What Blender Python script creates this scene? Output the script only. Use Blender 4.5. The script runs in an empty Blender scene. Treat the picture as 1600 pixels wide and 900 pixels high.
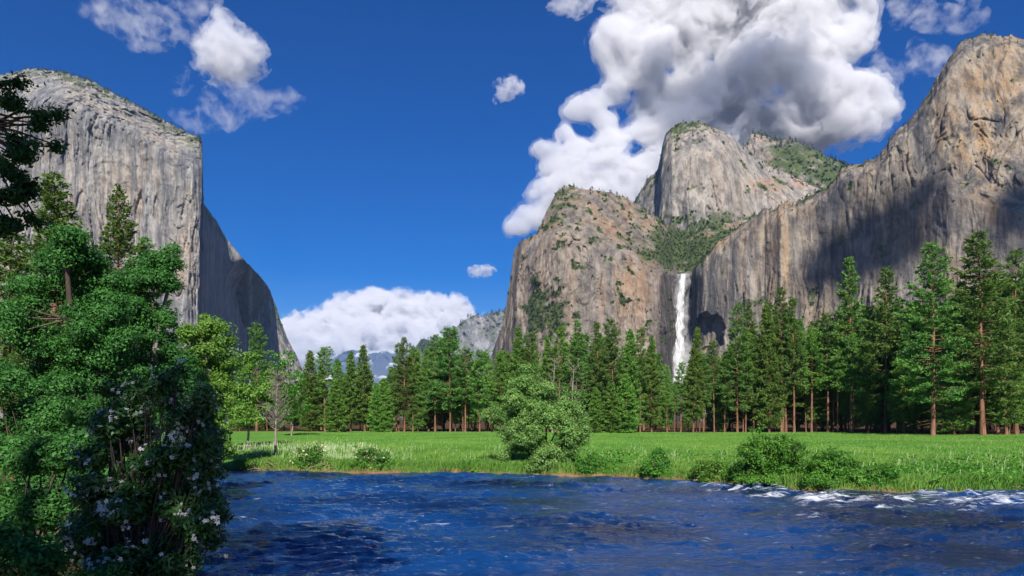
import bpy, math, random
import numpy as np
R = math.radians
rng = np.random.default_rng(7)
random.seed(7)
scn = bpy.context.scene
COL = scn.collection

# ------------------------------------------------------------------ camera, sky, sun, exposure
F = 1100.0      # focal length in photo pixels (photo is 1600 wide)
HZ = 655.0      # pixel row of the horizon
H = 4.5         # eye height above the river
cam = bpy.data.cameras.new("camera")
camo = bpy.data.objects.new("camera", cam)
COL.objects.link(camo)
camo.location = (0, 0, H)
camo.rotation_euler = (R(90), 0, 0)
cam.sensor_width = 36
cam.lens = 36 * F / 1600
cam.shift_y = (HZ - 450) / 1600
cam.clip_start = 0.2
cam.clip_end = 80000
scn.camera = camo

SUN_EL, SUN_AZ = R(37), R(4)          # behind the camera, a touch to the right
TO_SUN = np.array([math.sin(SUN_AZ) * math.cos(SUN_EL), -math.cos(SUN_AZ) * math.cos(SUN_EL), math.sin(SUN_EL)])
world = bpy.data.worlds.new("World")
scn.world = world
world.use_nodes = True
wn, wl = world.node_tree.nodes, world.node_tree.links
wn.clear()
wo = wn.new("ShaderNodeOutputWorld")
wb = wn.new("ShaderNodeBackground")
ws = wn.new("ShaderNodeTexSky")
ws.sky_type = 'NISHITA'
ws.sun_disc = False
ws.sun_elevation = SUN_EL
ws.sun_rotation = math.pi - SUN_AZ
ws.altitude = 1200
ws.air_density = 1.0
ws.dust_density = 0.4
ws.ozone_density = 4.0
whs = wn.new("ShaderNodeHueSaturation")
whs.inputs["Saturation"].default_value = 1.5
whs.inputs["Hue"].default_value = 0.518
whs.inputs["Value"].default_value = 1.0
wb.inputs["Strength"].default_value = 0.064
wl.new(ws.outputs[0], whs.inputs["Color"])
wl.new(whs.outputs[0], wb.inputs[0])
wl.new(wb.outputs[0], wo.inputs[0])

sl = bpy.data.lights.new("sun", 'SUN')
sl.energy = 5.0
sl.angle = R(0.5)
sl.color = (1.0, 0.945, 0.86)
so = bpy.data.objects.new("sun", sl)
COL.objects.link(so)
so.location = (0, -50, 80)
from mathutils import Vector
so.rotation_euler = Vector(TO_SUN).to_track_quat('Z', 'Y').to_euler()

scn.view_settings.view_transform = 'Standard'
scn.view_settings.look = 'None'
scn.view_settings.exposure = 0.62
scn.view_settings.gamma = 1.0
scn.view_settings.use_curve_mapping = False
cy = scn.cycles
cy.max_bounces = 8
cy.diffuse_bounces = 3
cy.glossy_bounces = 3
cy.transmission_bounces = 4
cy.volume_bounces = 7
cy.transparent_max_bounces = 12
cy.volume_step_rate = 1.0
cy.volume_max_steps = 96
cy.use_denoising = True
cy.caustics_reflective = False
cy.caustics_refractive = False

# ------------------------------------------------------------------ helpers
def P(px, py, D):
    """world point seen at a photo pixel at distance D"""
    return np.array([(px - 800) / F * D, D, H + (HZ - py) / F * D])

_g = np.random.default_rng(3).normal(size=(256, 3))
_g /= np.linalg.norm(_g, axis=1)[:, None]
_p = np.random.default_rng(4).permutation(256)
_p = np.concatenate([_p, _p, _p])

def noise3(x, y, z):
    x, y, z = np.broadcast_arrays(np.asarray(x, float), y, z)
    xi, yi, zi = np.floor(x).astype(int), np.floor(y).astype(int), np.floor(z).astype(int)
    xf, yf, zf = x - xi, y - yi, z - zi
    xi, yi, zi = xi & 255, yi & 255, zi & 255
    u, v, w = [t * t * t * (t * (t * 6 - 15) + 10) for t in (xf, yf, zf)]
    def c(dx, dy, dz):
        g = _g[_p[_p[_p[xi + dx] + yi + dy] + zi + dz]]
        return g[..., 0] * (xf - dx) + g[..., 1] * (yf - dy) + g[..., 2] * (zf - dz)
    a = c(0,0,0) + u * (c(1,0,0) - c(0,0,0)); b = c(0,1,0) + u * (c(1,1,0) - c(0,1,0))
    a2 = c(0,0,1) + u * (c(1,0,1) - c(0,0,1)); b2 = c(0,1,1) + u * (c(1,1,1) - c(0,1,1))
    a = a + v * (b - a); a2 = a2 + v * (b2 - a2)
    return (a + w * (a2 - a)) * 1.6

def fbm(x, y, z, o=4, gain=0.5):
    s, a, k = 0, 1.0, 1.0
    for i in range(o):
        s = s + a * noise3(x * k + 13.7 * i, y * k + 5.1 * i, z * k - 9.2 * i)
        a *= gain; k *= 2.03
    return s

def ridged(x, y, z, o=4, gain=0.5):
    s, a, k = 0, 1.0, 1.0
    for i in range(o):
        s = s + a * (1 - 2 * np.abs(noise3(x * k + 3.7 * i, y * k - 5.1 * i, z * k + 9.2 * i)))
        a *= gain; k *= 2.07
    return s

def sstep(a, b, x):
    t = np.clip((x - a) / (b - a), 0, 1)
    return t * t * (3 - 2 * t)

def lerp_pts(pts, x):
    a = np.array(pts, float)
    return np.interp(x, a[:, 0], a[:, 1])

def link(name, data, parent=None, loc=None):
    o = bpy.data.objects.new(name, data)
    COL.objects.link(o)
    if parent is not None: o.parent = parent
    if loc is not None: o.location = [float(v) for v in loc]
    return o

def tag(o, label=None, cat=None, group=None, kind=None):
    if label: o["label"] = label
    if cat: o["category"] = cat
    if group: o["group"] = group
    if kind: o["kind"] = kind
    return o

def empty(name, loc, rz=0.0):
    o = link(name, None, None, loc)
    o.rotation_euler = (0, 0, rz)
    o.empty_display_size = 0.5
    return o

def mesh(name, V, faces, mats, smooth=False, attrs=None, mat_idx=None):
    """faces: list of int arrays (n,3) or (n,4)"""
    me = bpy.data.meshes.new(name)
    V = np.ascontiguousarray(V, dtype=np.float32)
    faces = [np.asarray(f, dtype=np.int32) for f in faces if len(f)]
    loops = np.concatenate([f.ravel() for f in faces])
    sizes = np.concatenate([np.full(len(f), f.shape[1], np.int32) for f in faces])
    starts = np.concatenate([[0], np.cumsum(sizes)[:-1]]).astype(np.int32)
    me.vertices.add(len(V)); me.vertices.foreach_set("co", V.ravel())
    me.loops.add(len(loops)); me.loops.foreach_set("vertex_index", loops)
    me.polygons.add(len(sizes)); me.polygons.foreach_set("loop_start", starts)
    if smooth: me.polygons.foreach_set("use_smooth", np.ones(len(sizes), bool))
    if mat_idx is not None: me.polygons.foreach_set("material_index", np.asarray(mat_idx, np.int32))
    for k, a in (attrs or {}).items():
        a = np.asarray(a, np.float32)
        if a.ndim == 1:
            at = me.attributes.new(k, 'FLOAT', 'POINT'); at.data.foreach_set("value", a)
        else:
            at = me.attributes.new(k, 'FLOAT_COLOR', 'POINT')
            c = np.ones((len(a), 4), np.float32); c[:, :3] = a
            at.data.foreach_set("color", c.ravel())
    me.update(calc_edges=True)
    for m in (mats if isinstance(mats, (list, tuple)) else [mats]): me.materials.append(m)
    return me

def grid_faces(nr, nc):
    i = np.arange(nr - 1)[:, None] * nc + np.arange(nc - 1)[None, :]
    return np.stack([i, i + 1, i + nc + 1, i + nc], -1).reshape(-1, 4)

class MB:
    """collects tubes / leaf quads / boxes into one mesh"""
    def __init__(s): s.v, s.f3, s.f4, s.n, s.a = [], [], [], 0, []
    def add(s, V, f3=None, f4=None, a=None):
        V = np.asarray(V, float).reshape(-1, 3)
        if f3 is not None and len(f3): s.f3.append(np.asarray(f3) + s.n)
        if f4 is not None and len(f4): s.f4.append(np.asarray(f4) + s.n)
        s.v.append(V); s.n += len(V)
        s.a.append(np.full(len(V), 0.5) if a is None else np.asarray(a, float))
    def tube(s, pts, rad, k=5, a=None):
        pts = np.asarray(pts, float); rad = np.broadcast_to(np.asarray(rad, float), (len(pts),))
        T = np.gradient(pts, axis=0); T /= np.linalg.norm(T, axis=1)[:, None] + 1e-9
        ref = np.array([0, 0, 1.0]) if abs(T[0, 2]) < 0.9 else np.array([1.0, 0, 0])
        A = np.cross(T, ref); A /= np.linalg.norm(A, axis=1)[:, None] + 1e-9
        B = np.cross(T, A)
        th = np.arange(k) * 2 * math.pi / k
        V = pts[:, None] + rad[:, None, None] * (np.cos(th)[None, :, None] * A[:, None] + np.sin(th)[None, :, None] * B[:, None])
        n = len(pts)
        i = np.arange(n - 1)[:, None] * k; j = np.arange(k)[None, :]; j2 = (j + 1) % k
        f = np.stack([i + j, i + j2, i + k + j2, i + k + j], -1).reshape(-1, 4)
        s.add(V, None, f, None if a is None else np.full(n * k, a))
    def mesh(s, name, mat, smooth=False):
        return mesh(name, np.concatenate(s.v), ([np.concatenate(s.f3)] if s.f3 else []) + ([np.concatenate(s.f4)] if s.f4 else []), mat, smooth, {"var": np.concatenate(s.a)})

# ------------------------------------------------------------------ materials
def nodes_of(name):
    m = bpy.data.materials.new(name); m.use_nodes = True
    nt = m.node_tree; nt.nodes.clear()
    out = nt.nodes.new("ShaderNodeOutputMaterial")
    return m, nt, out

class NT:
    def __init__(s, nt): s.nt = nt
    def n(s, t, **kw):
        x = s.nt.nodes.new(t)
        for k, v in kw.items(): setattr(x, k, v)
        return x
    def l(s, a, b): s.nt.links.new(a, b)
    def noise(s, vec, scale, detail=4, rough=0.55, dist=0.0):
        x = s.n("ShaderNodeTexNoise"); x.inputs["Scale"].default_value = scale; x.inputs["Detail"].default_value = detail
        x.inputs["Roughness"].default_value = rough; x.inputs["Distortion"].default_value = dist
        if vec is not None: s.l(vec, x.inputs["Vector"])
        return x.outputs["Fac"]
    def mapping(s, vec, scale=(1,1,1), loc=(0,0,0)):
        x = s.n("ShaderNodeMapping"); x.inputs["Scale"].default_value = scale; x.inputs["Location"].default_value = loc
        s.l(vec, x.inputs["Vector"]); return x.outputs[0]
    def ramp(s, fac, stops, interp='LINEAR'):
        x = s.n("ShaderNodeValToRGB"); x.color_ramp.interpolation = interp
        el = x.color_ramp.elements
        while len(el) < len(stops): el.new(0.5)
        for e, (p, c) in zip(el, stops):
            e.position = p; e.color = (c, c, c, 1) if isinstance(c, (int, float)) else (*c, 1)
        s.l(fac, x.inputs[0]); return x.outputs[0]
    def mix(s, fac, a, b, mode='MIX'):
        x = s.n("ShaderNodeMix"); x.data_type = 'RGBA'; x.blend_type = mode
        for sock, v in ((x.inputs[0], fac), (x.inputs[6], a), (x.inputs[7], b)):
            if isinstance(v, (int, float)): sock.default_value = v
            elif isinstance(v, tuple): sock.default_value = (*v, 1)
            else: s.l(v, sock)
        return x.outputs[2]
    def math(s, op, a, b=0.0, c=None, clamp=False):
        x = s.n("ShaderNodeMath"); x.operation = op; x.use_clamp = clamp
        for i, v in enumerate((a, b) if c is None else (a, b, c)):
            if isinstance(v, (int, float)): x.inputs[i].default_value = v
            else: s.l(v, x.inputs[i])
        return x.outputs[0]
    def attr(s, name):
        x = s.n("ShaderNodeAttribute"); x.attribute_name = name; return x

def leaf_material(name, dark, light, trans=0.3, hue=0.02, val=0.25, rough=0.55, spec=0.25):
    """leaves: colour runs between two greens by leaf, shifts a little from plant to plant"""
    m, nt, out = nodes_of(name); t = NT(nt)
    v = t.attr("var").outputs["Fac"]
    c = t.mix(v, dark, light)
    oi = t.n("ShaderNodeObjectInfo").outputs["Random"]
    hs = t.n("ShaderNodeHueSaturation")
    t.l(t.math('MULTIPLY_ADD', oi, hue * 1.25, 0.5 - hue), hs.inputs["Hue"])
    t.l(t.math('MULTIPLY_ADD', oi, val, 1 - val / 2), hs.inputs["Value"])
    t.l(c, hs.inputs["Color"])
    p = t.n("ShaderNodeBsdfPrincipled"); p.inputs["Roughness"].default_value = rough
    p.inputs["Specular IOR Level"].default_value = spec
    t.l(hs.outputs[0], p.inputs["Base Color"])
    tr = t.n("ShaderNodeBsdfTranslucent"); t.l(t.mix(0.5, hs.outputs[0], (0.14, 0.30, 0.03)), tr.inputs["Color"])
    mx = t.n("ShaderNodeMixShader"); mx.inputs[0].default_value = trans
    t.l(p.outputs[0], mx.inputs[1]); t.l(tr.outputs[0], mx.inputs[2]); t.l(mx.outputs[0], out.inputs[0])
    return m

def bark_material(name, a, b, scale=3.0):
    m, nt, out = nodes_of(name); t = NT(nt)
    oc = t.n("ShaderNodeTexCoord").outputs["Object"]
    n = t.noise(t.mapping(oc, (1, 1, 0.25)), scale, 5, 0.65)
    c = t.ramp(n, [(0.3, a), (0.65, b)])
    p = t.n("ShaderNodeBsdfPrincipled"); p.inputs["Roughness"].default_value = 0.9; p.inputs["Specular IOR Level"].default_value = 0.1
    t.l(c, p.inputs["Base Color"])
    bp = t.n("ShaderNodeBump"); bp.inputs["Distance"].default_value = 0.05; bp.inputs["Strength"].default_value = 0.8
    t.l(n, bp.inputs["Height"]); t.l(bp.outputs[0], p.inputs["Normal"])
    t.l(p.outputs[0], out.inputs[0])
    return m

def rock_material(name, light, mid, dark, tan, orange, tan_amt=0.5, streak=0.6, sc=1.0, green=(0.036, 0.058, 0.018)):
    """weathered granite: pale and dark vertical water streaks, tan and rusty patches; zone = (plants, wet: water stains plus painted shade, rust)"""
    m, nt, out = nodes_of(name); t = NT(nt)
    oc = t.n("ShaderNodeTexCoord").outputs["Object"]
    wv = t.n("ShaderNodeTexNoise"); wv.inputs["Scale"].default_value = .012 * sc; wv.inputs["Detail"].default_value = 3; t.l(oc, wv.inputs["Vector"])
    va = t.n("ShaderNodeVectorMath"); va.operation = 'MULTIPLY_ADD'; t.l(wv.outputs["Color"], va.inputs[0]); va.inputs[1].default_value = (14 / sc, 14 / sc, 30 / sc); t.l(oc, va.inputs[2])
    wc = va.outputs[0]
    s1 = t.noise(t.mapping(wc, (0.024 * sc, 0.024 * sc, 0.0016 * sc)), 1.0, 8, 0.62, 0.2)
    s2 = t.noise(t.mapping(wc, (0.085 * sc, 0.085 * sc, 0.0045 * sc), (31, 7, 3)), 1.0, 7, 0.66, 0.2)
    b1 = t.noise(t.mapping(wc, (0.0075 * sc, 0.0075 * sc, 0.0045 * sc), (5, 9, 2)), 1.0, 7, 0.62, 0.5)
    b2 = t.noise(t.mapping(wc, (0.035 * sc, 0.035 * sc, 0.022 * sc), (15, 2, 8)), 1.0, 10, 0.74)
    z = t.n("ShaderNodeSeparateColor"); t.l(t.attr("zone").outputs["Color"], z.inputs[0])
    c = t.ramp(b2, [(0.35, dark), (0.455, mid), (0.57, light)])
    tanm = t.math('MULTIPLY', t.ramp(b1, [(0.42, 0.0), (0.60, 1.0)]), tan_amt)
    tanm = t.math('MAXIMUM', tanm, t.math('MULTIPLY', z.outputs[2], 0.9))
    tanm = t.math('MULTIPLY', tanm, t.ramp(s2, [(0.3, 0.45), (0.55, 1.0)]))
    c = t.mix(tanm, c, t.mix(t.ramp(b2, [(0.3, 0.0), (0.6, 1.0)]), (tan[0] * .62, tan[1] * .58, tan[2] * .55), (tan[0] * 1.12, tan[1] * 1.12, tan[2] * 1.1)))
    org = t.math('MULTIPLY', t.math('MULTIPLY', z.outputs[2], t.ramp(s1, [(0.48, 0.0), (0.60, 1.0)])), 0.85)
    c = t.mix(org, c, orange)
    grey = t.math('MULTIPLY', t.ramp(b1, [(0.36, 1.0), (0.48, 0.0)]), streak * .7)
    c = t.mix(grey, c, (mid[0] * .62, mid[1] * .64, mid[2] * .68))
    st = t.math('MULTIPLY', t.ramp(s1, [(0.36, 1.0), (0.52, 0.0)]), streak)
    c = t.mix(st, c, (dark[0] * 1.15, dark[1] * 1.15, dark[2] * 1.15))
    st2 = t.math('MULTIPLY', t.ramp(s2, [(0.38, 1.0), (0.50, 0.0)]), streak * 0.7)
    c = t.mix(st2, c, dark)
    pale = t.math('MULTIPLY', t.ramp(s2, [(0.54, 0.0), (0.66, 0.8)]), streak)
    c = t.mix(pale, c, light)
    wet_shade = t.math('MULTIPLY', z.outputs[1], t.ramp(s2, [(0.30, 1.0), (0.75, 0.55)]))
    c = t.mix(wet_shade, c, (dark[0] * 0.45, dark[1] * 0.45, dark[2] * 0.5))
    g = t.mix(t.ramp(b2, [(0.35, 0.0), (0.6, 1.0)]), green, (green[0] * 2.4, green[1] * 1.9, green[2] * 1.9))
    vg = t.math('MULTIPLY', z.outputs[0], t.ramp(b2, [(0.3, 0.5), (0.45, 1.0)]), clamp=True)
    c = t.mix(vg, c, g)
    p = t.n("ShaderNodeBsdfPrincipled"); p.inputs["Roughness"].default_value = 0.92; p.inputs["Specular IOR Level"].default_value = 0.12
    t.l(c, p.inputs["Base Color"])
    rg = t.n("ShaderNodeTexNoise"); rg.noise_type = 'RIDGED_MULTIFRACTAL'; rg.inputs["Scale"].default_value = 1.0; rg.inputs["Detail"].default_value = 7
    rg.inputs["Roughness"].default_value = .62; rg.inputs["Lacunarity"].default_value = 2.2
    t.l(t.mapping(wc, (.03 * sc, .03 * sc, .008 * sc), (3, 1, 4)), rg.inputs["Vector"])
    h = t.math('ADD', t.math('MULTIPLY', b2, .9), t.math('MULTIPLY', rg.outputs["Fac"], .42))
    h = t.math('ADD', h, t.math('MULTIPLY', s2, .5))
    bp = t.n("ShaderNodeBump"); bp.inputs["Distance"].default_value = 13.0 / sc; bp.inputs["Strength"].default_value = 0.8
    t.l(h, bp.inputs["Height"]); t.l(bp.outputs[0], p.inputs["Normal"])
    t.l(p.outputs[0], out.inputs[0])
    return m

def volume_material(name, density, color=(1, 1, 1), aniso=0.0):
    m, nt, out = nodes_of(name); t = NT(nt)
    v = t.n("ShaderNodeVolumePrincipled")
    v.inputs["Color"].default_value = (*color, 1)
    v.inputs["Density"].default_value = density
    v.inputs["Anisotropy"].default_value = aniso
    t.l(v.outputs[0], out.inputs["Volume"])
    return m

def ragged_volume(name, density, size, lo=.42, hi=.62, color=(1, 1, 1)):
    """droplets thinned by turbulence, so that edges fray instead of ending in a skin"""
    m, nt, out = nodes_of(name); t = NT(nt)
    oc = t.n("ShaderNodeTexCoord").outputs["Object"]
    n = t.noise(oc, 1.0 / size, 5, .68, .35)
    v = t.n("ShaderNodeVolumePrincipled"); v.inputs["Color"].default_value = (*color, 1); v.inputs["Anisotropy"].default_value = 0.0
    t.l(t.math('MULTIPLY', t.ramp(n, [(lo, 0.0), (hi, 1.0)]), density), v.inputs["Density"])
    t.l(v.outputs[0], out.inputs["Volume"])
    return m

def surface_nets(Fd, org, h):
    """closed quad mesh of the surface Fd = 0 on a regular grid"""
    ins = Fd > 0
    nx, ny, nz = Fd.shape
    c = sum(ins[i:nx-1+i, j:ny-1+j, k:nz-1+k].astype(np.int8) for i in (0,1) for j in (0,1) for k in (0,1))
    act = (c > 0) & (c < 8)
    idx = -np.ones(act.shape, np.int64); ijk = np.argwhere(act); idx[act] = np.arange(len(ijk))
    acc = np.zeros((len(ijk), 3)); cnt = np.zeros(len(ijk))
    for ax in range(3):
        o = [a for a in range(3) if a != ax]
        for da in (0, 1):
            for db in (0, 1):
                a = ijk.copy(); a[:, o[0]] += da; a[:, o[1]] += db
                b = a.copy(); b[:, ax] += 1
                fa, fb = Fd[tuple(a.T)], Fd[tuple(b.T)]
                m = (fa > 0) != (fb > 0)
                tt = fa[m] / (fa[m] - fb[m])
                pt = a[m].astype(float); pt[:, ax] += tt
                acc[m] += pt; cnt[m] += 1
    V = acc / cnt[:, None] * h + org
    Q = []
    for ax in range(3):
        o = [(ax + 1) % 3, (ax + 2) % 3]
        sl0 = [slice(1, -1)] * 3; sl0[ax] = slice(0, -1); sl1 = list(sl0); sl1[ax] = slice(1, None)
        A, B = ins[tuple(sl0)], ins[tuple(sl1)]
        e = np.argwhere(A != B)
        if not len(e): continue
        s = A[tuple(e.T)]
        base = e.copy(); base[:, o[0]] += 1; base[:, o[1]] += 1
        q = []
        for da, db in ((-1, -1), (0, -1), (0, 0), (-1, 0)):
            k = base.copy(); k[:, o[0]] += da; k[:, o[1]] += db
            q.append(idx[tuple(k.T)])
        q = np.stack(q, -1); q[~s] = q[~s][:, ::-1]
        Q.append(q)
    return V, np.concatenate(Q)
# ------------------------------------------------------------------ mountains
M_ELCAP = rock_material("pale_granite", (0.36, 0.35, 0.335), (0.225, 0.22, 0.215), (0.085, 0.086, 0.092), (0.36, 0.285, 0.19), (0.36, 0.245, 0.14), 0.55, 0.92)
M_CATH = rock_material("brown_granite", (0.335, 0.30, 0.265), (0.20, 0.175, 0.155), (0.075, 0.07, 0.068), (0.285, 0.22, 0.15), (0.34, 0.19, 0.10), 0.5, 0.65)
M_DOME = rock_material("pale_brown_granite", (0.40, 0.365, 0.325), (0.265, 0.238, 0.21), (0.10, 0.094, 0.09), (0.35, 0.275, 0.20), (0.38, 0.20, 0.10), 0.45, 0.55)
M_LEAN = rock_material("streaked_granite", (0.34, 0.31, 0.27), (0.165, 0.155, 0.148), (0.055, 0.055, 0.06), (0.38, 0.275, 0.155), (0.38, 0.215, 0.08), 0.55, 0.85)
M_FAR = rock_material("far_granite", (0.30, 0.30, 0.31), (0.19, 0.19, 0.20), (0.09, 0.09, 0.10), (0.27, 0.25, 0.23), (0.4, 0.3, 0.2), 0.3, 0.6, 0.6)

def gauss(x, y, cx, cy, rx, ry): return np.exp(-(((x - cx) / rx) ** 2 + ((y - cy) / ry) ** 2))

MT = {}
def mountain(name, label, outline, xs, depth, mat, relief, zones, nv=340, jag=2.0, ybot=665.0, back=700.0, cat="cliff", blocky=1.6):
    ytop = lerp_pts(outline, xs) + jag * fbm(xs / 9.0, 3.1, len(xs) * .1, 4, 0.6) + blocky * plates(fbm(xs / 26.0, 8.3, .2, 3, .5), 2.0, .06)
    t = np.concatenate([np.linspace(0, .18, 14)[:-1], np.linspace(.18, 1, nv)])
    x = np.repeat(xs[None, :], len(t), 0)
    y = ybot + (ytop[None, :] - ybot) * t[:, None]
    D0 = depth(x, y, ytop[None, :] + 0 * y, t[:, None] + 0 * y)
    X, Z = (x - 800) / F * D0, H + (HZ - y) / F * D0
    D = D0 + relief(X, D0, Z, x, y, t[:, None] + 0 * y)
    X, Z = (x - 800) / F * D, H + (HZ - y) / F * D
    zn = zones(X, D, Z, x, y, ytop[None, :] + 0 * y)
    zn = np.stack([np.clip(q, 0, 1) + 0 * x for q in zn], -1)
    V = np.stack([X, D, Z], -1)
    rows = [V]; zr = [zn]
    for dd, k in ((30, .985), (110, .95), (260, .8), (back, 0.35), (back * 1.25, -0.02)):
        b = V[-1].copy(); b[:, 1] += dd; b[:, 0] *= 1 + dd / D[-1]; b[:, 2] = b[:, 2] * k
        rows.append(b[None]); zr.append(zn[-1:] * np.array([1, 0, .3]))
    V = np.concatenate(rows); zn = np.concatenate(zr)
    nr, nc = V.shape[:2]
    c = np.array([V[..., 0].mean(), V[0, :, 1].mean(), 0.0])
    me = mesh(name, (V - c).reshape(-1, 3), [grid_faces(nr, nc)], mat, False, {"zone": zn.reshape(-1, 3)})
    o = link(name, me, None, c)
    tag(o, label, cat, None, "structure")
    MT[name] = (x, y, np.stack([X, D, Z], -1), zn[:len(t)])
    return o

def plates(q, k, w=.16):
    """slabs: the field cut into steps with steep risers"""
    v = q * k; f = np.floor(v); r = v - f
    return (f + sstep(.5 - w, .5 + w, r)) / k

def cliff_relief(A, s, wild=1.0):
    """vertical dihedrals, slab edges and cracks; wild < 1 gives a smoother wall"""
    def f(X, Y, Z, x, y, t):
        w = .9 * s * fbm(X / (9 * s), Y / (9 * s), Z / (14 * s), 3)
        x1, y1, z1 = X + w, Y - w, Z + w
        big = fbm(x1 / (10 * s), y1 / (10 * s), z1 / (42 * s), 3)
        p1 = plates(fbm(x1 / (5.0 * s), y1 / (5.0 * s), z1 / (30 * s) + 4, 4, .5), 3.2, .07)
        p2 = plates(fbm(x1 / (1.8 * s), y1 / (1.8 * s), z1 / (10 * s) + 9, 3, .5), 2.2, .1)
        p3 = plates(fbm(x1 / (8 * s) + z1 / (16 * s), y1 / (8 * s), z1 / (9 * s) + 17, 3, .5), 2.0, .07)
        n1 = np.abs(noise3(x1 / (3.6 * s), y1 / (3.6 * s), z1 / (60 * s))); n2 = np.abs(noise3(x1 / (1.3 * s) + 9, y1 / (1.3 * s), z1 / (26 * s)))
        n4 = np.abs(noise3(x1 / (11 * s) + 3, y1 / (11 * s), z1 / (70 * s)))
        cr = 2.0 * np.exp(-n1 / .025) + .6 * np.exp(-n2 / .05) - 3.2 * n4
        fine = fbm(X / (.8 * s), Y / (.8 * s), Z / (1.6 * s), 3, .6)
        m = sstep(-.35, .35, fbm(X / (14 * s) + 5, Y / (14 * s), Z / (14 * s), 2)) * .8 + .2
        return A * (.7 * big + (.95 * p1 + .46 * p2 + .34 * cr) * m * wild + .15 * p3 * wild + .085 * fine)
    return f

# --- the big monolith on the left
out = [(-160, 190), (-100, 158), (-50, 135), (0, 117), (30, 110), (60, 107), (100, 113), (140, 125), (180, 146), (220, 168), (260, 190), (290, 205), (308, 213),
       (314, 219), (316, 224), (316.8, 262), (317.6, 300), (318.6, 318), (335, 340), (352, 368), (372, 395), (390, 415), (410, 436), (420, 450), (432, 480), (440, 505), (450, 530), (462, 552), (475, 580), (500, 640), (510, 660)]
xs = np.concatenate([np.arange(-160, 312, 1.35), np.arange(312, 320, 0.4), np.arange(320, 510, 1.2)])
def dep(x, y, yt, t):
    nose = 316 - 7 * sstep(230, 480, y)                     # the prow leans in a little towards its foot
    xx = x - (nose - 316)
    a = lerp_pts([(-160, 2250), (0, 2080), (120, 1985), (200, 1990), (270, 1960), (300, 1965), (316, 2000), (323, 2070), (330, 2150), (345, 2330), (370, 2715), (386, 2960), (396, 3030), (430, 3075), (510, 3190)], xx)
    b = lerp_pts([(-160, 2250), (0, 2080), (120, 1985), (200, 1990), (270, 1960), (300, 1965), (316, 2000), (323, 2070), (330, 2150), (345, 2320), (353, 2420), (361, 2480), (395, 2525), (430, 2580), (510, 2700)], xx)
    m = sstep(470, 400, y)
    d = a * (1 - m) + b * m
    dome = np.clip((yt + 55 - y) / 55, 0, 1)                # rounding back to the summit
    d = d + dome ** 1.8 * 190 * sstep(330, 250, x) + dome ** 2 * 60
    d = d + (560 - y) * 0.09
    return d
rel = cliff_relief(30, 19)
def rl(X, Y, Z, x, y, t): return rel(X, Y, Z, x, y, t) * (1 - .90 * sstep(314, 322, x) + .5 * sstep(385, 420, x)) 
def zo(X, Y, Z, x, y, yt):
    n = fbm(X / 60, Y / 60, Z / 40, 4)
    veg = sstep(.25, .6, n + .5 * sstep(28, 4, y - yt) - .1) * sstep(34, 6, y - yt) * .8
    warm = .55 * gauss(x, y, 235, 300, 60, 120) + .4 * gauss(x, y, 120, 330, 50, 90) + .5 * gauss(x, y, 290, 420, 25, 70)
    return veg, .35 * gauss(x, y, 90, 190, 45, 40), warm
mountain("granite_monolith", "huge pale grey granite monolith with a sheer vertical prow, left of the sky gap", out, xs, dep, M_ELCAP, rl, zo, nv=360, jag=1.6)

# --- far blue ridge in the gap and snowy mountains
out = [(560, 660), (600, 600), (640, 560), (655, 533), (660, 529), (668, 530), (676, 537), (690, 534), (703, 522), (714, 508), (728, 498), (738, 493), (744, 490), (752, 494), (766, 490), (790, 484), (812, 478), (860, 470), (940, 470)]
def dep(x, y, yt, t): return 4700 + (665 - y) * 2.5 - 2.0 * np.abs(x - 760) + 500 * sstep(700, 640, x)
def zo(X, Y, Z, x, y, yt):
    n = fbm(X / 150, Y / 150, Z / 150, 4)
    return sstep(.1, .5, n + .4 * sstep(30, 0, y - yt)) * .45 + .5 * sstep(735, 690, x), 0 * x, 0 * x
mountain("far_ridge", "distant hazy blue granite ridge in the gap left of the brown cliffs", out, np.arange(560, 940, 1.6), dep, M_FAR, cliff_relief(45, 30), zo, nv=150, jag=2.0, cat="mountain")
def far_snow():
    m, nt, o_ = nodes_of("snowy_rock"); t = NT(nt)
    oc = t.n("ShaderNodeTexCoord").outputs["Object"]
    n = t.noise(t.mapping(oc, (.0016, .0016, .003)), 1.0, 8, 0.65, 1.2)
    c = t.ramp(n, [(.53, (0.055, 0.068, 0.095)), (.60, (0.42, 0.42, 0.43))])
    p = t.n("ShaderNodeBsdfPrincipled"); p.inputs["Roughness"].default_value = .8
    t.l(c, p.inputs["Base Color"]); t.l(p.outputs[0], o_.inputs[0]); return m
out = [(430, 600), (470, 580), (500, 568), (520, 560), (535, 550), (550, 546), (562, 548), (575, 553), (590, 551), (602, 548), (612, 553), (622, 552), (632, 549), (645, 556), (665, 560), (700, 575), (760, 600)]
mountain("snowy_mountain", "faraway snow streaked mountains at the end of the valley", out, np.arange(430, 760, 1.6), lambda x, y, yt, t: 15500 + (665 - y) * 14 + 0 * x, far_snow(), cliff_relief(160, 110), lambda X, Y, Z, x, y, yt: (0 * x, 0 * x, 0 * x), nv=90, jag=1.0, cat="mountain")

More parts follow.
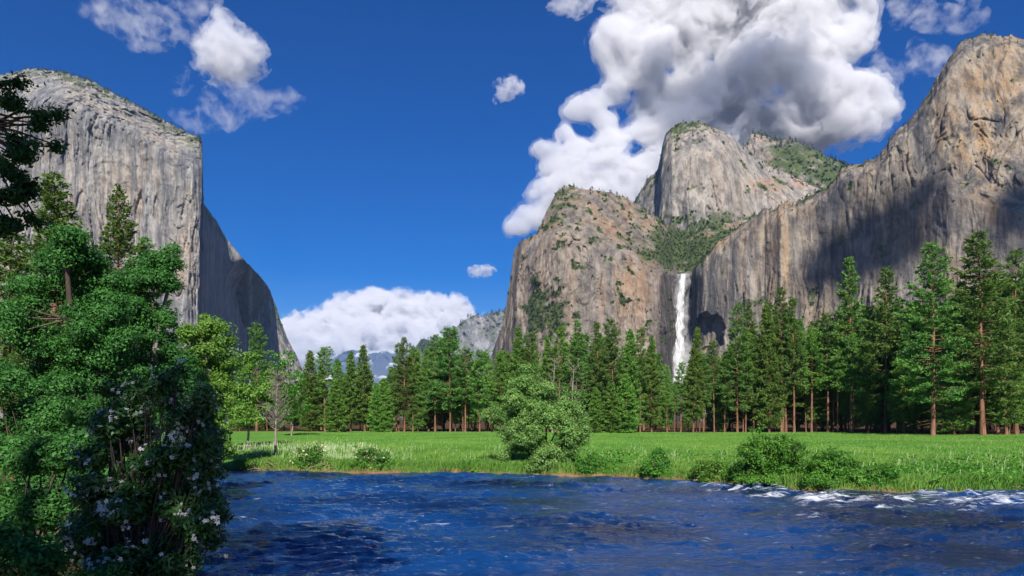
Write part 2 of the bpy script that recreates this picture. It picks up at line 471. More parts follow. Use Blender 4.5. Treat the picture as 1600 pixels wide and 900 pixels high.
# --- back summit with its green shoulder
out = [(1100, 290), (1140, 250), (1158, 236), (1168, 226), (1171, 213), (1178, 210), (1190, 211), (1205, 216), (1215, 219), (1235, 219), (1250, 223), (1268, 233), (1290, 243), (1320, 256), (1360, 280), (1420, 320), (1460, 350)]
def dep(x, y, yt, t):
    rim = yt + lerp_pts([(1100, 40), (1165, 45), (1200, 28), (1235, 14), (1300, 5), (1460, 4)], x)
    return 2650 + 0.2 * (400 - y) + np.clip(rim - y, 0, 80) * .7 + np.clip(665 - y, 0, 500) * 1.6 - 900
def zo(X, Y, Z, x, y, yt):
    n = fbm(X / 50, Y / 50, Z / 40, 4)
    return sstep(1190, 1215, x + 14 * n) * sstep(1.0, .1, n) * sstep(-4, 16, y - yt + 10 * n + sstep(1235, 1290, x) * 22), .8 * gauss(x, y, 1250, 232, 34, 12), .15 + 0 * x
mountain("rocky_summit", "small rocky summit with a green wooded shoulder behind the middle dome", out, np.arange(1100, 1460, 1.5), dep, M_CATH, cliff_relief(18, 17), zo, nv=200, jag=2.2)

# --- middle dome
out = [(960, 390), (975, 350), (990, 316), (1000, 300), (1010, 281), (1027, 266), (1032, 245), (1036, 222), (1041, 207), (1050, 198), (1066, 193), (1090, 191), (1108, 197), (1125, 203), (1142, 211), (1152, 222), (1166, 232), (1182, 246), (1200, 258), (1230, 271), (1258, 285), (1285, 297), (1310, 312), (1360, 345), (1400, 380)]
def dep(x, y, yt, t):
    d = lerp_pts([(960, 2450), (985, 2330), (1006, 2230), (1024, 2190), (1034, 2090), (1050, 2030), (1080, 1995), (1130, 1990), (1180, 2010), (1260, 2060), (1400, 2150)], x)
    dome = np.clip((yt + 60 - y) / 60, 0, 1)
    d = d + dome ** 1.7 * 110 + (400 - y) * .35
    return d + sstep(1110, 1230, x) * np.clip(420 - y, 0, 300) * .9
def zo(X, Y, Z, x, y, yt):
    n = fbm(X / 38, Y / 38, Z / 30, 4)
    veg = sstep(.15, .5, n + .55 * sstep(32, 2, y - yt) * sstep(1130, 1090, x) - .2) * sstep(60, 20, y - yt) + sstep(.3, .6, n + gauss(x, y, 1120, 350, 60, 20)) * sstep(320, 345, y) * .9
    veg = veg + .8 * sstep(.35, .55, n + .5 * gauss(x, y, 1160, 290, 40, 8) - .25)
    warm = .9 * gauss(x, y, 1215, 288, 50, 13) + .35 * gauss(x, y, 1120, 250, 40, 30)
    return veg, .30 * gauss(x, y, 1020, 300, 16, 50), warm  # middle value paints the left face's shade into the rock colour
mountain("granite_dome", "tall rounded granite dome behind the green slope, left of the rocky summit", out, np.arange(960, 1400, 1.25), dep, M_DOME, cliff_relief(19, 15), zo, nv=240, jag=1.5)

# --- cliff left of the fall, with the hanging green valley above its rim
out = [(735, 640), (755, 590), (768, 556), (776, 531), (785, 508), (790, 482), (795, 450), (799, 420), (804, 390), (812, 379), (838, 366), (848, 343), (860, 318), (871, 297), (884, 291), (900, 292), (930, 297), (960, 303), (985, 313), (1000, 322), (1020, 335), (1046, 351), (1064, 360), (1090, 362), (1120, 352), (1150, 345), (1180, 345)]
RIM = [(735, 640), (800, 420), (815, 392), (850, 372), (880, 356), (920, 368), (950, 384), (985, 401), (1010, 414), (1035, 423), (1052, 429), (1062, 432), (1072, 430), (1090, 426), (1180, 410)]
def dep(x, y, yt, t):
    d = lerp_pts([(735, 1950), (770, 1760), (790, 1660), (815, 1580), (850, 1530), (900, 1500), (960, 1480), (1015, 1490), (1030, 1500), (1040, 1535), (1052, 1580), (1064, 1600), (1075, 1590), (1090, 1570), (1180, 1530)], x)
    rim = lerp_pts(RIM, x)
    return d + np.clip(rim - y, 0, 200) * 2.1 + np.clip(rim + 25 - y, 0, 25) * .6 - np.clip(y - rim, 0, 300) * .22
rel = cliff_relief(19, 12)
def rl(X, Y, Z, x, y, t):
    rim = lerp_pts(RIM, x)
    return rel(X, Y, Z, x, y, t) * (.45 + .55 * sstep(-10, 10, y - rim))
def zo(X, Y, Z, x, y, yt):
    rim = lerp_pts(RIM, x)
    n = fbm(X / 30, Y / 30, Z / 22, 4); n2 = fbm(X / 11, Y / 11, Z / 9, 3)
    up = sstep(0, -12, y - rim)
    veg = up * sstep(-.15, .45, n * .6 + n2 * .3 + 1.1 * gauss(x, y, 1075, 392, 75, 42) - .25)
    veg = veg + sstep(.2, .5, n + .6 * gauss(x, y, 878, 318, 26, 34) - .1) * up * .8
    veg = veg + sstep(.25, .5, n * .8 + .95 * gauss(x, y, 852, 495, 34, 44) - .1) * .95 + sstep(.62, .8, n + n2 * .3) * .9
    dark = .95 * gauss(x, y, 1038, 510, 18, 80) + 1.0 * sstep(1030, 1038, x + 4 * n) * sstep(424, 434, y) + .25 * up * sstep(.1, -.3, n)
    warm = .2 + .45 * gauss(x, y, 985, 450, 40, 45) + .3 * gauss(x, y, 890, 470, 40, 60) + .35 * up
    return veg, dark, warm
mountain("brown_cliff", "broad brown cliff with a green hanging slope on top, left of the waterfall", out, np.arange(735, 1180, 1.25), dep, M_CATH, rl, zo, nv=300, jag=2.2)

# --- great streaked wall on the right
out = [(1066, 470), (1074, 434), (1084, 420), (1098, 408), (1108, 398), (1120, 379), (1140, 366), (1170, 346), (1195, 329), (1210, 322), (1240, 316), (1272, 306), (1284, 296), (1300, 284), (1318, 266), (1334, 258), (1352, 254), (1374, 240), (1395, 214), (1420, 188), (1440, 164), (1455, 141), (1463, 122), (1472, 105), (1484, 90), (1494, 75), (1503, 64), (1518, 58), (1545, 53), (1580, 54), (1600, 62), (1660, 70), (1760, 110)]
LEDGE = [(1066, 330), (1440, 300), (1480, 272), (1520, 283), (1560, 296), (1600, 304), (1760, 330)]
def dep(x, y, yt, t):
    d = lerp_pts([(1066, 1640), (1078, 1585), (1088, 1500), (1100, 1470), (1150, 1425), (1195, 1400), (1220, 1350), (1275, 1330), (1290, 1310), (1400, 1230), (1480, 1190), (1600, 1130), (1760, 1080)], x)
    led = lerp_pts(LEDGE, x)
    d = d + np.clip(led - y, 0, 400) * .38 * sstep(1380, 1470, x) - np.clip(y - led, 0, 30) * .9 * sstep(1440, 1490, x)
    dome = np.clip((yt + 26 - y) / 26, 0, 1)
    arch = ((x - 1107) / 24) ** 2 + np.clip((y - 520) / 30, -9, 1.) ** 2
    arch = arch + .5 * fbm(x / 14, y / 14, 2.0, 3)
    d = d + 26 * sstep(1.25, .7, arch) * sstep(480, 500, y)
    return d + dome ** 1.8 * 50 + (560 - y) * .05
rel = cliff_relief(11, 12, .95)
def rl(X, Y, Z, x, y, t): return rel(X, Y, Z, x, y, t)
def zo(X, Y, Z, x, y, yt):
    n = fbm(X / 45, Y / 45, Z / 45, 4); n2 = fbm(X / 14, Y / 14, Z / 60, 4)
    warm = .85 * gauss(x, y, 1570, 140, 60, 90) + .7 * gauss(x, y, 1500, 225, 60, 55) + .55 * gauss(x, y, 1545, 320, 70, 30) + .55 * gauss(x, y, 1140, 440, 55, 60) + .6 * gauss(x, y, 1230, 370, 30, 90) + .5 * sstep(14, 2, y - yt) + .35 * gauss(x, y, 1500, 420, 40, 60)
    dark = .75 * sstep(-.35, .35, n2 + n * .5) * gauss(x, y, 1350, 350, 100, 90) + .8 * sstep(-.3, .3, n2 + .3) * gauss(x, y, 1452, 185, 36, 85) + .6 * gauss(x, y, 1107, 522, 20, 26) + 1.0 * sstep(1100, 1090, x + 4 * n2) * sstep(422, 434, y) + .35 * gauss(x, y, 1170, 345, 20, 14)  # the recessed arch is darkened as well
    veg = sstep(.3, .6, n + .5 * sstep(8, 0, y - yt) * sstep(1470, 1400, x) - .15) * sstep(12, 2, y - yt) + .9 * sstep(.3, .5, n + gauss(x, y, 1167, 475, 16, 12) - .35)
    return veg, dark, warm * (.75 + .5 * n2)
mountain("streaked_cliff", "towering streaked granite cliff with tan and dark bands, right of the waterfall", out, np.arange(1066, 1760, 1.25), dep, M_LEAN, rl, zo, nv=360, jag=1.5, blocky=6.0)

# --- waterfall
def build_fall():
    m, nt, o_ = nodes_of("falling_water"); t = NT(nt)
    oc = t.n("ShaderNodeTexCoord").outputs["Object"]
    n = t.noise(t.mapping(oc, (.45, .45, .035)), 1.0, 8, .72, .6)
    p = t.n("ShaderNodeBsdfPrincipled"); p.inputs["Roughness"].default_value = .8
    t.l(t.ramp(n, [(.36, (.30, .33, .36)), (.56, (.85, .86, .87))]), p.inputs["Base Color"])
    bp = t.n("ShaderNodeBump"); bp.inputs["Distance"].default_value = 3; t.l(n, bp.inputs["Height"]); t.l(bp.outputs[0], p.inputs["Normal"])
    t.l(p.outputs[0], o_.inputs[0])
    mist = ragged_volume("spray", 0.075, 22, .36, .62)
    ys = np.linspace(428, 600, 120)
    cx = lerp_pts([(428, 1068), (440, 1066), (470, 1063), (520, 1061), (600, 1060)], ys)
    hw = lerp_pts([(428, 4.2), (440, 4.8), (470, 5.6), (520, 8), (560, 10), (600, 12)], ys)
    Dc = 1566 - (ys - 428) * .12
    Dc[:6] += np.array([30, 22, 14, 8, 4, 1])
    def body(sc, off, k, amp):
        th = np.arange(k) / k * 2 * math.pi
        V = []
        for y, c, w, d in zip(ys, cx, hw, Dc):
            r = w * sc / F * d * (1 + amp * np.array([noise3(np.cos(a) * 2, np.sin(a) * 2 + 7, y / 14.) for a in th]))
            p0 = P(c + off(y), y, d)
            V.append(np.stack([p0[0] + r * np.cos(th), p0[1] + r * .5 * np.sin(th), np.full(k, p0[2])], -1))
        V = np.array(V)
        f = []
        i = np.arange(len(ys) - 1)[:, None] * k; j = np.arange(k)[None]; j2 = (j + 1) % k
        f = np.stack([i + j, i + j2, i + k + j2, i + k + j], -1).reshape(-1, 4)
        V = V.reshape(-1, 3); top = np.arange(k); bot = (len(ys) - 1) * k + np.arange(k)[::-1]
        return V, f, top, bot
    root_at = P(1060, 600, 1545)
    V, f, a, b = body(.80, lambda y: .8 * np.sin(y / 7.0) + .5 * np.sin(y / 3.1), 26, .9)
    root = tag(empty("waterfall", root_at), "tall white waterfall plunging from the notch between the brown and streaked cliffs", "waterfall")
    link("falling_water", mesh("falling_water", V - root_at, [f], m, True), root)
    V, f, a, b = body(2.5, lambda y: lerp_pts([(428, 0), (470, 3), (520, 8), (600, 10)], y), 16, .7)
    f = f[:, ::-1]
    me = mesh("spray", V - root_at, [f, np.array([[a[0], a[i], a[i+1]] for i in range(1, 15)]), np.array([[b[0], b[i], b[i+1]] for i in range(1, 15)])], mist, True)
    link("spray", me, root)
build_fall()

# --- brush on the ledges and small conifers along the rims, far too many to count
def scatter_brush():
    mb = MB(); r = np.random.default_rng(11)
    def tufts(C, S, tall):
        n, k = len(C), 9
        d = r.normal(size=(n, k, 3)); d[..., 2] = np.abs(d[..., 2]) * .8 + .1; d /= np.linalg.norm(d, axis=-1)[..., None]
        c = C[:, None] + d * S[:, None, None] * np.array([.7, .7, 1]) * r.uniform(.2, .9, (n, k, 1))
        if tall is not None:
            hgt = r.uniform(0, 1, (n, k)); c = C[:, None] + np.stack([(1 - hgt) * .32 * d[..., 0], (1 - hgt) * .32 * d[..., 1], hgt], -1) * tall[:, None, None]
        u = r.normal(size=(n, k, 3)); u /= np.linalg.norm(u, axis=-1)[..., None]
        v = np.cross(u, r.normal(size=(n, k, 3))); v /= np.linalg.norm(v, axis=-1)[..., None]
        s = (S[:, None, None] * r.uniform(.45, .9, (n, k, 1)))
        V = np.stack([c + u * s, c + v * s, c - u * s * .8 - v * s * .5], -2).reshape(-1, 3)
        mb.add(V, np.arange(len(V)).reshape(-1, 3), None, np.repeat(r.uniform(0, 1, (n, 1)) + r.uniform(-.2, .2, (n, k)), 3))
    for nm, N, top, s in (("brown_cliff", 2300, 170, 3.6), ("granite_dome", 700, 90, 5), ("rocky_summit", 2300, 260, 7.0), ("streaked_cliff", 260, 150, 3.0), ("granite_monolith", 260, 260, 4.5), ("far_ridge", 500, 160, 14)):
        x, y, V, zn = MT[nm]
        w = (zn[..., 0] ** 1.5 + .004).ravel(); w /= w.sum()
        pick = r.choice(len(w), N, p=w)
        C = V.reshape(-1, 3)[pick]
        tufts(C, s * r.uniform(.4, 1.3, N), None)
        if nm == "granite_monolith": cols = np.flatnonzero((x[0] > 40) & (x[0] < 314))
        else: cols = np.arange(x.shape[1])
        j = r.choice(cols, top); rowi = x.shape[0] - 1 - (r.exponential(3.0, top)).astype(int).clip(0, 25)
        C = V[rowi, j]
        hh = s * r.uniform(.7, 2.4, top)
        for _ in range(2): tufts(C, hh * .26, hh)
    me = mb.mesh("cliff_brush", leaf_material("brush", (.022, .042, .012), (.07, .12, .03), .15))
    tag(link("cliff_brush", me), "dark green brush and tiny conifers dotted over the cliff ledges and rims", "brush", None, "stuff")
scatter_brush()
# ------------------------------------------------------------------ clouds: closed bodies filled with droplets
def cloud(label, D, blobs, density, vox, amp=.55, scale=1.0, depth=.8, seed=0, flat=None, wisp=0.0, fringe=0.0, shift=0.0, ragged=0.0):
    """blobs: (px, py, rx, ry[, depth shift]) in photo pixels at distance D"""
    B = []
    for b in blobs:
        c = P(b[0], b[1], D); dy = b[4] if len(b) > 4 else 0.0
        big = 1.28 if wisp > .65 else 1.0
        rx, rz = b[2] / F * D * big, b[3] / F * D * big
        c = P(b[0], b[1], b[5] if len(b) > 5 else D + dy) + shift * TO_SUN
        B.append((c, rx, max(rx, rz) * depth * .9, rz))
    lo = np.min([c - 1.45 * np.array(r) for c, *r in B], 0); hi = np.max([c + 1.45 * np.array(r) for c, *r in B], 0)
    n = np.ceil((hi - lo) / vox).astype(int) + 3
    ax = [lo[i] + vox * (np.arange(n[i]) - 1) for i in range(3)]
    X, Y, Z = np.meshgrid(*ax, indexing='ij')
    S = np.zeros(X.shape)
    Fm = np.full(X.shape, -9.0)
    for c, a, b, d in B:
        q = 1 - np.sqrt(((X - c[0]) / a) ** 2 + ((Y - c[1]) / b) ** 2 + (np.where(Z < c[2], (Z - c[2]) / (d * (flat or 1)), (Z - c[2]) / d)) ** 2)
        S += np.exp(np.clip(q, -3, 1) * 5.5)
    Fm = np.log(S + 1e-9) / 5.5
    near = Fm > -amp * 1.7
    xs, ys, zs = X[near], Y[near], Z[near]
    L = scale
    wx = fbm(xs / L / 1.7 + seed, ys / L / 1.7, zs / L / 1.7, 2) * .35 * L
    k = 1.0
    nz = 0; a = 1.0
    for o in range(6):
        v = noise3((xs + wx) * k / L + seed * 3.1 + o * 7, (ys + wx) * k / L + o * 3, (zs - wx) * k / L * (1 + .5 * wisp))
        nz = nz + a * ((1 - 2.0 * np.abs(v)) * (1 - wisp) * .62 + v * (.55 + .5 * wisp) - .18)
        a *= .55; k *= 2.1
    Fm[near] = Fm[near] + amp * nz - amp * .12
    Fm[~near] = -1
    Fm[0], Fm[-1], Fm[:, 0], Fm[:, -1], Fm[:, :, 0], Fm[:, :, -1] = -1, -1, -1, -1, -1, -1
    o = None
    for nm, iso, de in (("cloud", fringe, density * .16), ("core", 0.0, density)):
        if nm == "core" and (fringe == 0.0): break
        V, Q = surface_nets(Fm + iso, np.array([a[0] for a in ax]), vox)
        if o is None: c0 = V.mean(0)
        me = mesh(nm, V - c0, [Q], (volume_material("cloud_vapour", density, (.905, .905, .925)) if nm == "core" or ragged == 0 else ragged_volume("cloud_veil", ragged * (1.6 if wisp > .65 else 1), scale * .5, .46 if wisp > .65 else .42, .72 if wisp > .65 else .62, color=(.93, .93, .945))), True)
        o = link(nm, me, None, c0) if o is None else (link(nm, me, o), o)[1]
    tag(o, label, "cloud", "clouds in the blue sky")
    return o
cloud("huge white and grey cloud towering above the granite domes", 6000, [
    (1150, 25, 130, 62, 500), (1050, 40, 80, 60, 300), (1250, 40, 80, 55, 200), (1180, -60, 190, 60, 500), (1336, 32, 26, 30), (1320, 68, 34, 30), (1290, 20, 50, 40), (1208, 105, 70, 45), (1277, 150, 60, 36), (1345, 150, 40, 26), (1372, 172, 26, 20), (1325, 195, 50, 26), (1265, 205, 70, 32, 200),
    (1150, 175, 100, 50, 400), (1070, 150, 60, 50, 200), (1090, 220, 80, 60, 300), (958, 70, 32, 36), (985, 105, 36, 32), (1020, 95, 46, 44), (972, 145, 26, 22), (1005, 135, 30, 24), (908, 172, 24, 18), (934, 160, 24, 16), (945, 188, 20, 16), (1045, 195, 40, 40), (1015, 215, 32, 30), (966, 228, 30, 24), (985, 262, 44, 36), (940, 275, 44, 34), (1010, 285, 40, 36),
    (880, 212, 18, 14), (900, 238, 26, 17), (850, 234, 22, 14), (872, 262, 30, 22), (895, 295, 40, 32), (842, 298, 24, 22), (862, 330, 34, 30), (823, 338, 15, 16), (808, 358, 18, 14), (815, 348, 18, 16), (930, 315, 50, 30)],
    .012, 13, .80, 430, .8, 1, flat=.8, fringe=.26, wisp=.25, ragged=.008)
cloud("bright billowing cloud bank low over the far mountains in the valley gap", 21000, [
    (560, 500, 46, 32), (600, 482, 40, 22), (590, 470, 20, 14), (640, 495, 50, 28), (690, 494, 44, 24), (530, 505, 30, 14), (480, 535, 45, 30), (610, 530, 90, 30), (455, 520, 26, 20), (500, 512, 34, 12), (715, 492, 20, 18), (440, 560, 50, 40), (680, 530, 60, 30), (560, 560, 120, 36), (660, 565, 100, 36), (500, 560, 80, 40)],
    .006, 42, .80, 900, .8, 5, fringe=.2, wisp=.1, ragged=.004)
cloud("small round puff of cloud left of the huge cloud", 6000, [(793, 143, 24, 22), (800, 135, 16, 14), (785, 150, 14, 16)], .006, 10, .75, 150, .8, 2, wisp=.5, ragged=.016)
cloud("tiny flat puff of cloud halfway down the blue gap", 7000, [(752, 423, 19, 9), (745, 426, 10, 7)], .008, 8, .6, 110, .8, 3, ragged=.018)
cloud("bright dense puff of cloud right above the wispy sheet at left", 5000, [(358, 85, 42, 34), (350, 55, 18, 28), (380, 92, 28, 24), (335, 95, 24, 24), (345, 30, 10, 16)], .009, 10, .62, 170, .8, 4, wisp=.3, fringe=.3, ragged=.0090)
cloud("ragged thin sheet of cloud over the monolith's prow", 5000, [(385, 155, 60, 24), (340, 175, 45, 22), (425, 160, 32, 16), (360, 145, 50, 14), (320, 195, 26, 14), (442, 150, 18, 10)], .0026, 14, .8, 260, .6, 8, wisp=.8, ragged=.0036)
cloud("wide hazy cloud cut by the top edge above the monolith", 5000, [(225, 30, 55, 36), (180, 10, 55, 26), (250, 55, 30, 26), (285, 45, 34, 14), (330, 8, 30, 14), (150, 20, 30, 16), (210, 60, 20, 14)], .0034, 14, .8, 240, .6, 9, wisp=.8, ragged=.0044)
cloud("faint shred of cloud beside the bright dense puff at left", 5000, [(285, 125, 14, 14), (278, 140, 16, 6), (292, 112, 9, 9)], .002, 9, .8, 130, .6, 12, wisp=.9, ragged=.0036)
cloud("soft cloud at the top edge left of the huge cloud", 6000, [(893, 8, 34, 18), (870, 12, 20, 10), (905, -4, 30, 20)], .005, 12, .8, 190, .7, 13, wisp=.5, ragged=.0090)
cloud("thin veil of cloud in the upper right corner", 6000, [(1430, 15, 48, 24), (1490, 20, 45, 24), (1400, 10, 35, 18), (1520, 30, 22, 16), (1460, 40, 40, 12)], .0026, 14, .8, 260, .6, 14, wisp=.8, ragged=.0034)
cloud("pale wisp of cloud left of the streaked cliff's top", 6000, [(1400, 105, 36, 20), (1445, 95, 34, 26), (1425, 80, 26, 16), (1465, 110, 22, 26), (1380, 112, 20, 10)], .003, 13, .8, 240, .6, 15, wisp=.7, ragged=.0036)

# clouds overhead, outside the frame: one is added to grey the huge cloud's belly, one shadows the right-hand wall
cloud("cloud overhead shading the belly of the huge cloud", 5500, [(1180, 30, 120, 40), (1100, 20, 80, 40), (1250, 60, 60, 40), (1120, 75, 70, 34), (1160, 195, 70, 34), (1240, 190, 70, 30), (1090, 130, 40, 34), (1100, 200, 50, 30)], .0036, 40, .35, 900, .5, 21, shift=3600)
cloud("cloud overhead shading the streaked cliff", 1250, [(1284, 415, 22, 32, 0, 1308), (1305, 380, 25, 29, 0, 1295), (1345, 353, 30, 29, 0, 1268), (1390, 340, 32, 27, 0, 1238), (1428, 310, 23, 26, 0, 1220), (1462, 275, 17, 21, 0, 1207), (1395, 390, 37, 27, 0, 1235), (1340, 415, 34, 27, 0, 1271), (1440, 360, 18, 21, 0, 1216), (1572, 350, 29, 40, 0, 1154), (1592, 310, 25, 24, 0, 1144), (1560, 405, 35, 34, 0, 1160), (1610, 375, 42, 60, 0, 1140)], .10, 7, .9, 50, .5, 22, shift=5000)
# ------------------------------------------------------------------ ground and river
FARBANK = [(-400, 733), (250, 733), (360, 736), (480, 738), (600, 739.5), (760, 741), (860, 743), (960, 746), (1060, 751), (1150, 758), (1230, 765), (1320, 769), (1450, 770.5), (1600, 770), (2100, 769)]
def far_bank_dist(px): return H * F / (lerp_pts(FARBANK, px) - HZ)
def near_bank_line(Y):      # X of the near shore on the left, by distance
    return lerp_pts([(-30, 30), (2, 14), (8, 2.5), (12, -3.2), (18, -7.6), (25, -11.2), (40, -17.2), (52, -22), (70, -27), (200, -60)], Y)
def ground_z(X, Y):
    px = 800 + F * X / np.maximum(Y, 1.0)
    fb = far_bank_dist(np.clip(px, -300, 2000))
    dist = np.where(Y > 4, Y - fb + .9 * noise3(X / 5.5, 3.0, 1.0) + .4 * noise3(X / 1.9, 7.0, 1.0), -40)                        # past the far waterline
    wob = .8 * noise3(X / 3.1, Y / 3.1, 2.0) + .35 * noise3(X / 1.1, Y / 1.1, 5.0)
    farz = -.8 + 1.35 * sstep(-.9, .5, dist + .5 * wob) + .45 * sstep(.5, 12, dist + wob)
    farz = farz + .08 * noise3(X / 9, Y / 14, 1.0) * sstep(2, 10, dist)
    n = near_bank_line(Y) - X                                  # inland on the near, left shore
    nearz = -.8 + 1.5 * sstep(-.8, 1.2, n + .5 * wob) + 1.6 * sstep(0, 5, n) * sstep(26, 8, Y) + .4 * sstep(1, 9, n)
    return np.where(Y > 45, np.maximum(farz, nearz), np.maximum(nearz, np.where(dist > -2, farz, -.8)))
GMAT = None
def build_ground():
    m, nt, o_ = nodes_of("meadow_soil"); t = NT(nt)
    geo = t.n("ShaderNodeNewGeometry").outputs["Position"]
    sx = t.n("ShaderNodeSeparateXYZ"); t.l(geo, sx.inputs[0])
    n1 = t.noise(t.mapping(geo, (.05, .035, .05)), 1.0, 6, .6, .3)
    n2 = t.noise(t.mapping(geo, (.9, .5, .9)), 1.0, 6, .65)
    g = t.ramp(n1, [(.34, (.06, .19, .025)), (.5, (.105, .25, .035)), (.62, (.18, .28, .045))])
    g = t.mix(t.math('MULTIPLY', t.ramp(n2, [(.35, 1.0), (.6, 0.0)]), .5), g, (.06, .17, .018))
    soil = t.ramp(n2, [(.35, (.075, .045, .022)), (.6, (.20, .125, .06))])
    n3 = t.noise(t.mapping(geo, (.22, .22, .22)), 1.0, 4, .6)
    hgt = t.math('ADD', t.math('ADD', sx.outputs[2], t.math('MULTIPLY', n2, .35)), t.math('MULTIPLY_ADD', n3, 1.1, -.55))
    c = t.mix(t.ramp(hgt, [(.44, 1.0), (.74, 0.0)]), g, soil)
    duff = t.ramp(n2, [(.3, (.035, .022, .012)), (.65, (.11, .062, .03))])
    z = t.attr("wood").outputs["Fac"]
    c = t.mix(z, c, duff)
    p = t.n("ShaderNodeBsdfPrincipled"); p.inputs["Roughness"].default_value = .95; p.inputs["Specular IOR Level"].default_value = .08
    t.l(c, p.inputs["Base Color"])
    bp = t.n("ShaderNodeBump"); bp.inputs["Distance"].default_value = .25; t.l(n2, bp.inputs["Height"]); t.l(bp.outputs[0], p.inputs["Normal"])
    t.l(p.outputs[0], o_.inputs[0])
    Ys = np.concatenate([np.linspace(-60, 2, 30), np.linspace(2.3, 40, 130)[:-1], np.linspace(40, 72, 150)[:-1], np.linspace(72, 240, 120)[:-1], np.geomspace(240, 22000, 40)])
    U = np.concatenate([np.linspace(-3, -1.1, 30)[:-1], np.linspace(-1.1, 1.1, 420), np.linspace(1.1, 3, 30)[1:]])
    W = np.maximum(Ys + 18, 22)
    X = U[None] * W[:, None]; Y = np.repeat(Ys[:, None], len(U), 1)
    Z = ground_z(X, Y)
    edge = forest_edge(800 + F * X / np.maximum(Y, 1))
    wood = sstep(-3, 5, Y - edge + 3 * noise3(X / 6, Y / 6, 0))
    wood = np.maximum(wood, sstep(0, 3, near_bank_line(Y) - X) * (Y < 50))
    o = link("ground", mesh("ground", np.stack([X, Y, Z], -1).reshape(-1, 3), [grid_faces(*X.shape)], m, True, {"wood": wood.ravel()}))
    tag(o, "flat green meadow and valley floor running back to the forest", "ground", None, "structure")
# forest edge: photo row of the trunk feet along the meadow
EDGE = [(-600, 676), (300, 674.5), (480, 674.2), (620, 674.5), (760, 675.2), (900, 675.5), (1100, 675.6), (1300, 675.8), (1400, 677), (1460, 679), (1540, 679.5), (1640, 678), (2200, 678)]
def forest_edge(px): return (H - 1.0) * F / (lerp_pts(EDGE, np.clip(px, -500, 2100)) - HZ)
build_ground()

def build_river():
    m, nt, o_ = nodes_of("river_water"); t = NT(nt)
    geo = t.n("ShaderNodeNewGeometry").outputs["Position"]
    n1 = t.noise(t.mapping(geo, (.8, 2.9, 1)), 1.0, 5, .6, .6)
    n2 = t.noise(t.mapping(geo, (2.2, 6.0, 1)), 1.0, 4, .6, .4)
    nf = t.noise(t.mapping(geo, (.75, 2.6, 1)), 1.0, 8, .72, 1.0)
    reflect_noise = t.noise(t.mapping(geo, (.08, .10, 1)), 1.0, 3, .5)
    deep = t.ramp(reflect_noise, [(.42, (.004, .036, .135)), (.62, (.004, .010, .034))])  # blue patches paint sky reflection into the base colour
    p = t.n("ShaderNodeBsdfPrincipled"); p.inputs["Roughness"].default_value = .07; p.inputs["IOR"].default_value = 1.55
    p.inputs["Specular IOR Level"].default_value = .62
    bp = t.n("ShaderNodeBump"); bp.inputs["Distance"].default_value = .16; bp.inputs["Strength"].default_value = .8
    t.l(t.math('ADD', n1, t.math('MULTIPLY', n2, .34)), bp.inputs["Height"]); t.l(bp.outputs[0], p.inputs["Normal"])
    foam = t.attr("foam").outputs["Fac"]
    fm = t.math('MULTIPLY', t.math('ADD', t.math('MULTIPLY_ADD', foam, .74, -1.36), t.math('MULTIPLY', nf, 2.2)), 3.0, clamp=True)
    t.l(t.mix(fm, deep, (.60, .64, .68)), p.inputs["Base Color"])
    t.l(t.math('MULTIPLY_ADD', fm, .55, .07), p.inputs["Roughness"])
    t.l(p.outputs[0], o_.inputs[0])
    # rows packed towards the eye so that the ripples stay fine where they show large
    rows = np.concatenate([np.arange(727, 800, .55), np.arange(800, 960, .8), np.geomspace(960, 3200, 60)])
    cols = np.concatenate([np.linspace(-1500, 250, 40), np.arange(256, 1660, 3.2), np.linspace(1670, 3200, 30)])
    Y = np.repeat((H * F / (rows - HZ))[:, None], len(cols), 1)
    X = (cols[None] - 800) / F * Y
    wx = .7 * fbm(X / 4.5, Y / 4.5, 3.3, 3)
    a = 1 - 2 * np.abs(noise3(X / 3.2 + wx, Y / 1.25 + wx, 1.1))
    b = fbm(X / 1.7 + wx, Y / .75, 7.0, 4, .55)
    c = fbm(X / 9, Y / 4.2, 2.0, 3)
    rough = np.clip(.8 + .9 * c, .12, 1.6)
    Z = rough * (.13 * a + .14 * b) + .09 * c
    px, py = cols[None] + 0 * Y, rows[:, None] + 0 * Y
    fo = np.zeros_like(Y)
    for cx, cy_, rx, ry, k in ((1215, 765, 40, 4, .5), (1280, 783, 48, 8, .75), (1240, 772, 40, 6, .4), (1330, 778, 40, 6, .35), (1400, 776, 35, 5, .5), (1120, 759, 40, 3, .45), (1180, 762, 40, 3, .5), (1160, 769, 25, 3, .4), (1455, 779, 40, 6, .4), (1560, 783, 60, 9, .62), (1520, 795, 28, 6, .5), (1590, 776, 30, 5, .5), (1340, 784, 60, 4, .45), (1480, 772, 120, 3, .5), (1200, 777, 60, 4, .4), (1390, 792, 60, 4, .36), (1500, 786, 50, 5, .5), (1150, 785, 50, 3, .3), (1320, 768, 50, 3, .5), (1410, 783, 30, 4, .5),
                                (1110, 769, 20, 3, .3), (1275, 811, 18, 3, .35), (1100, 845, 18, 4, .32), (370, 811, 20, 4, .3), (1055, 765, 60, 4, .22), (1050, 890, 20, 5, .2), (1430, 790, 160, 8, .14), (700, 800, 40, 4, .12)):
        fo = np.maximum(fo, k * np.exp(-((px - cx) / rx) ** 2 - ((py - cy_) / ry) ** 2))
    Z = Z + sstep(.15, .6, fo) * (.10 + .16 * np.abs(b)) + .06 * sstep(.1, .4, fo) * a
    o = link("river", mesh("river", np.stack([X, Y, Z], -1).reshape(-1, 3), [grid_faces(*X.shape)], m, True, {"foam": fo.ravel()}))
    tag(o, "rippling deep blue river with white rapids along the far right bank", "river", None, "structure")
build_river()

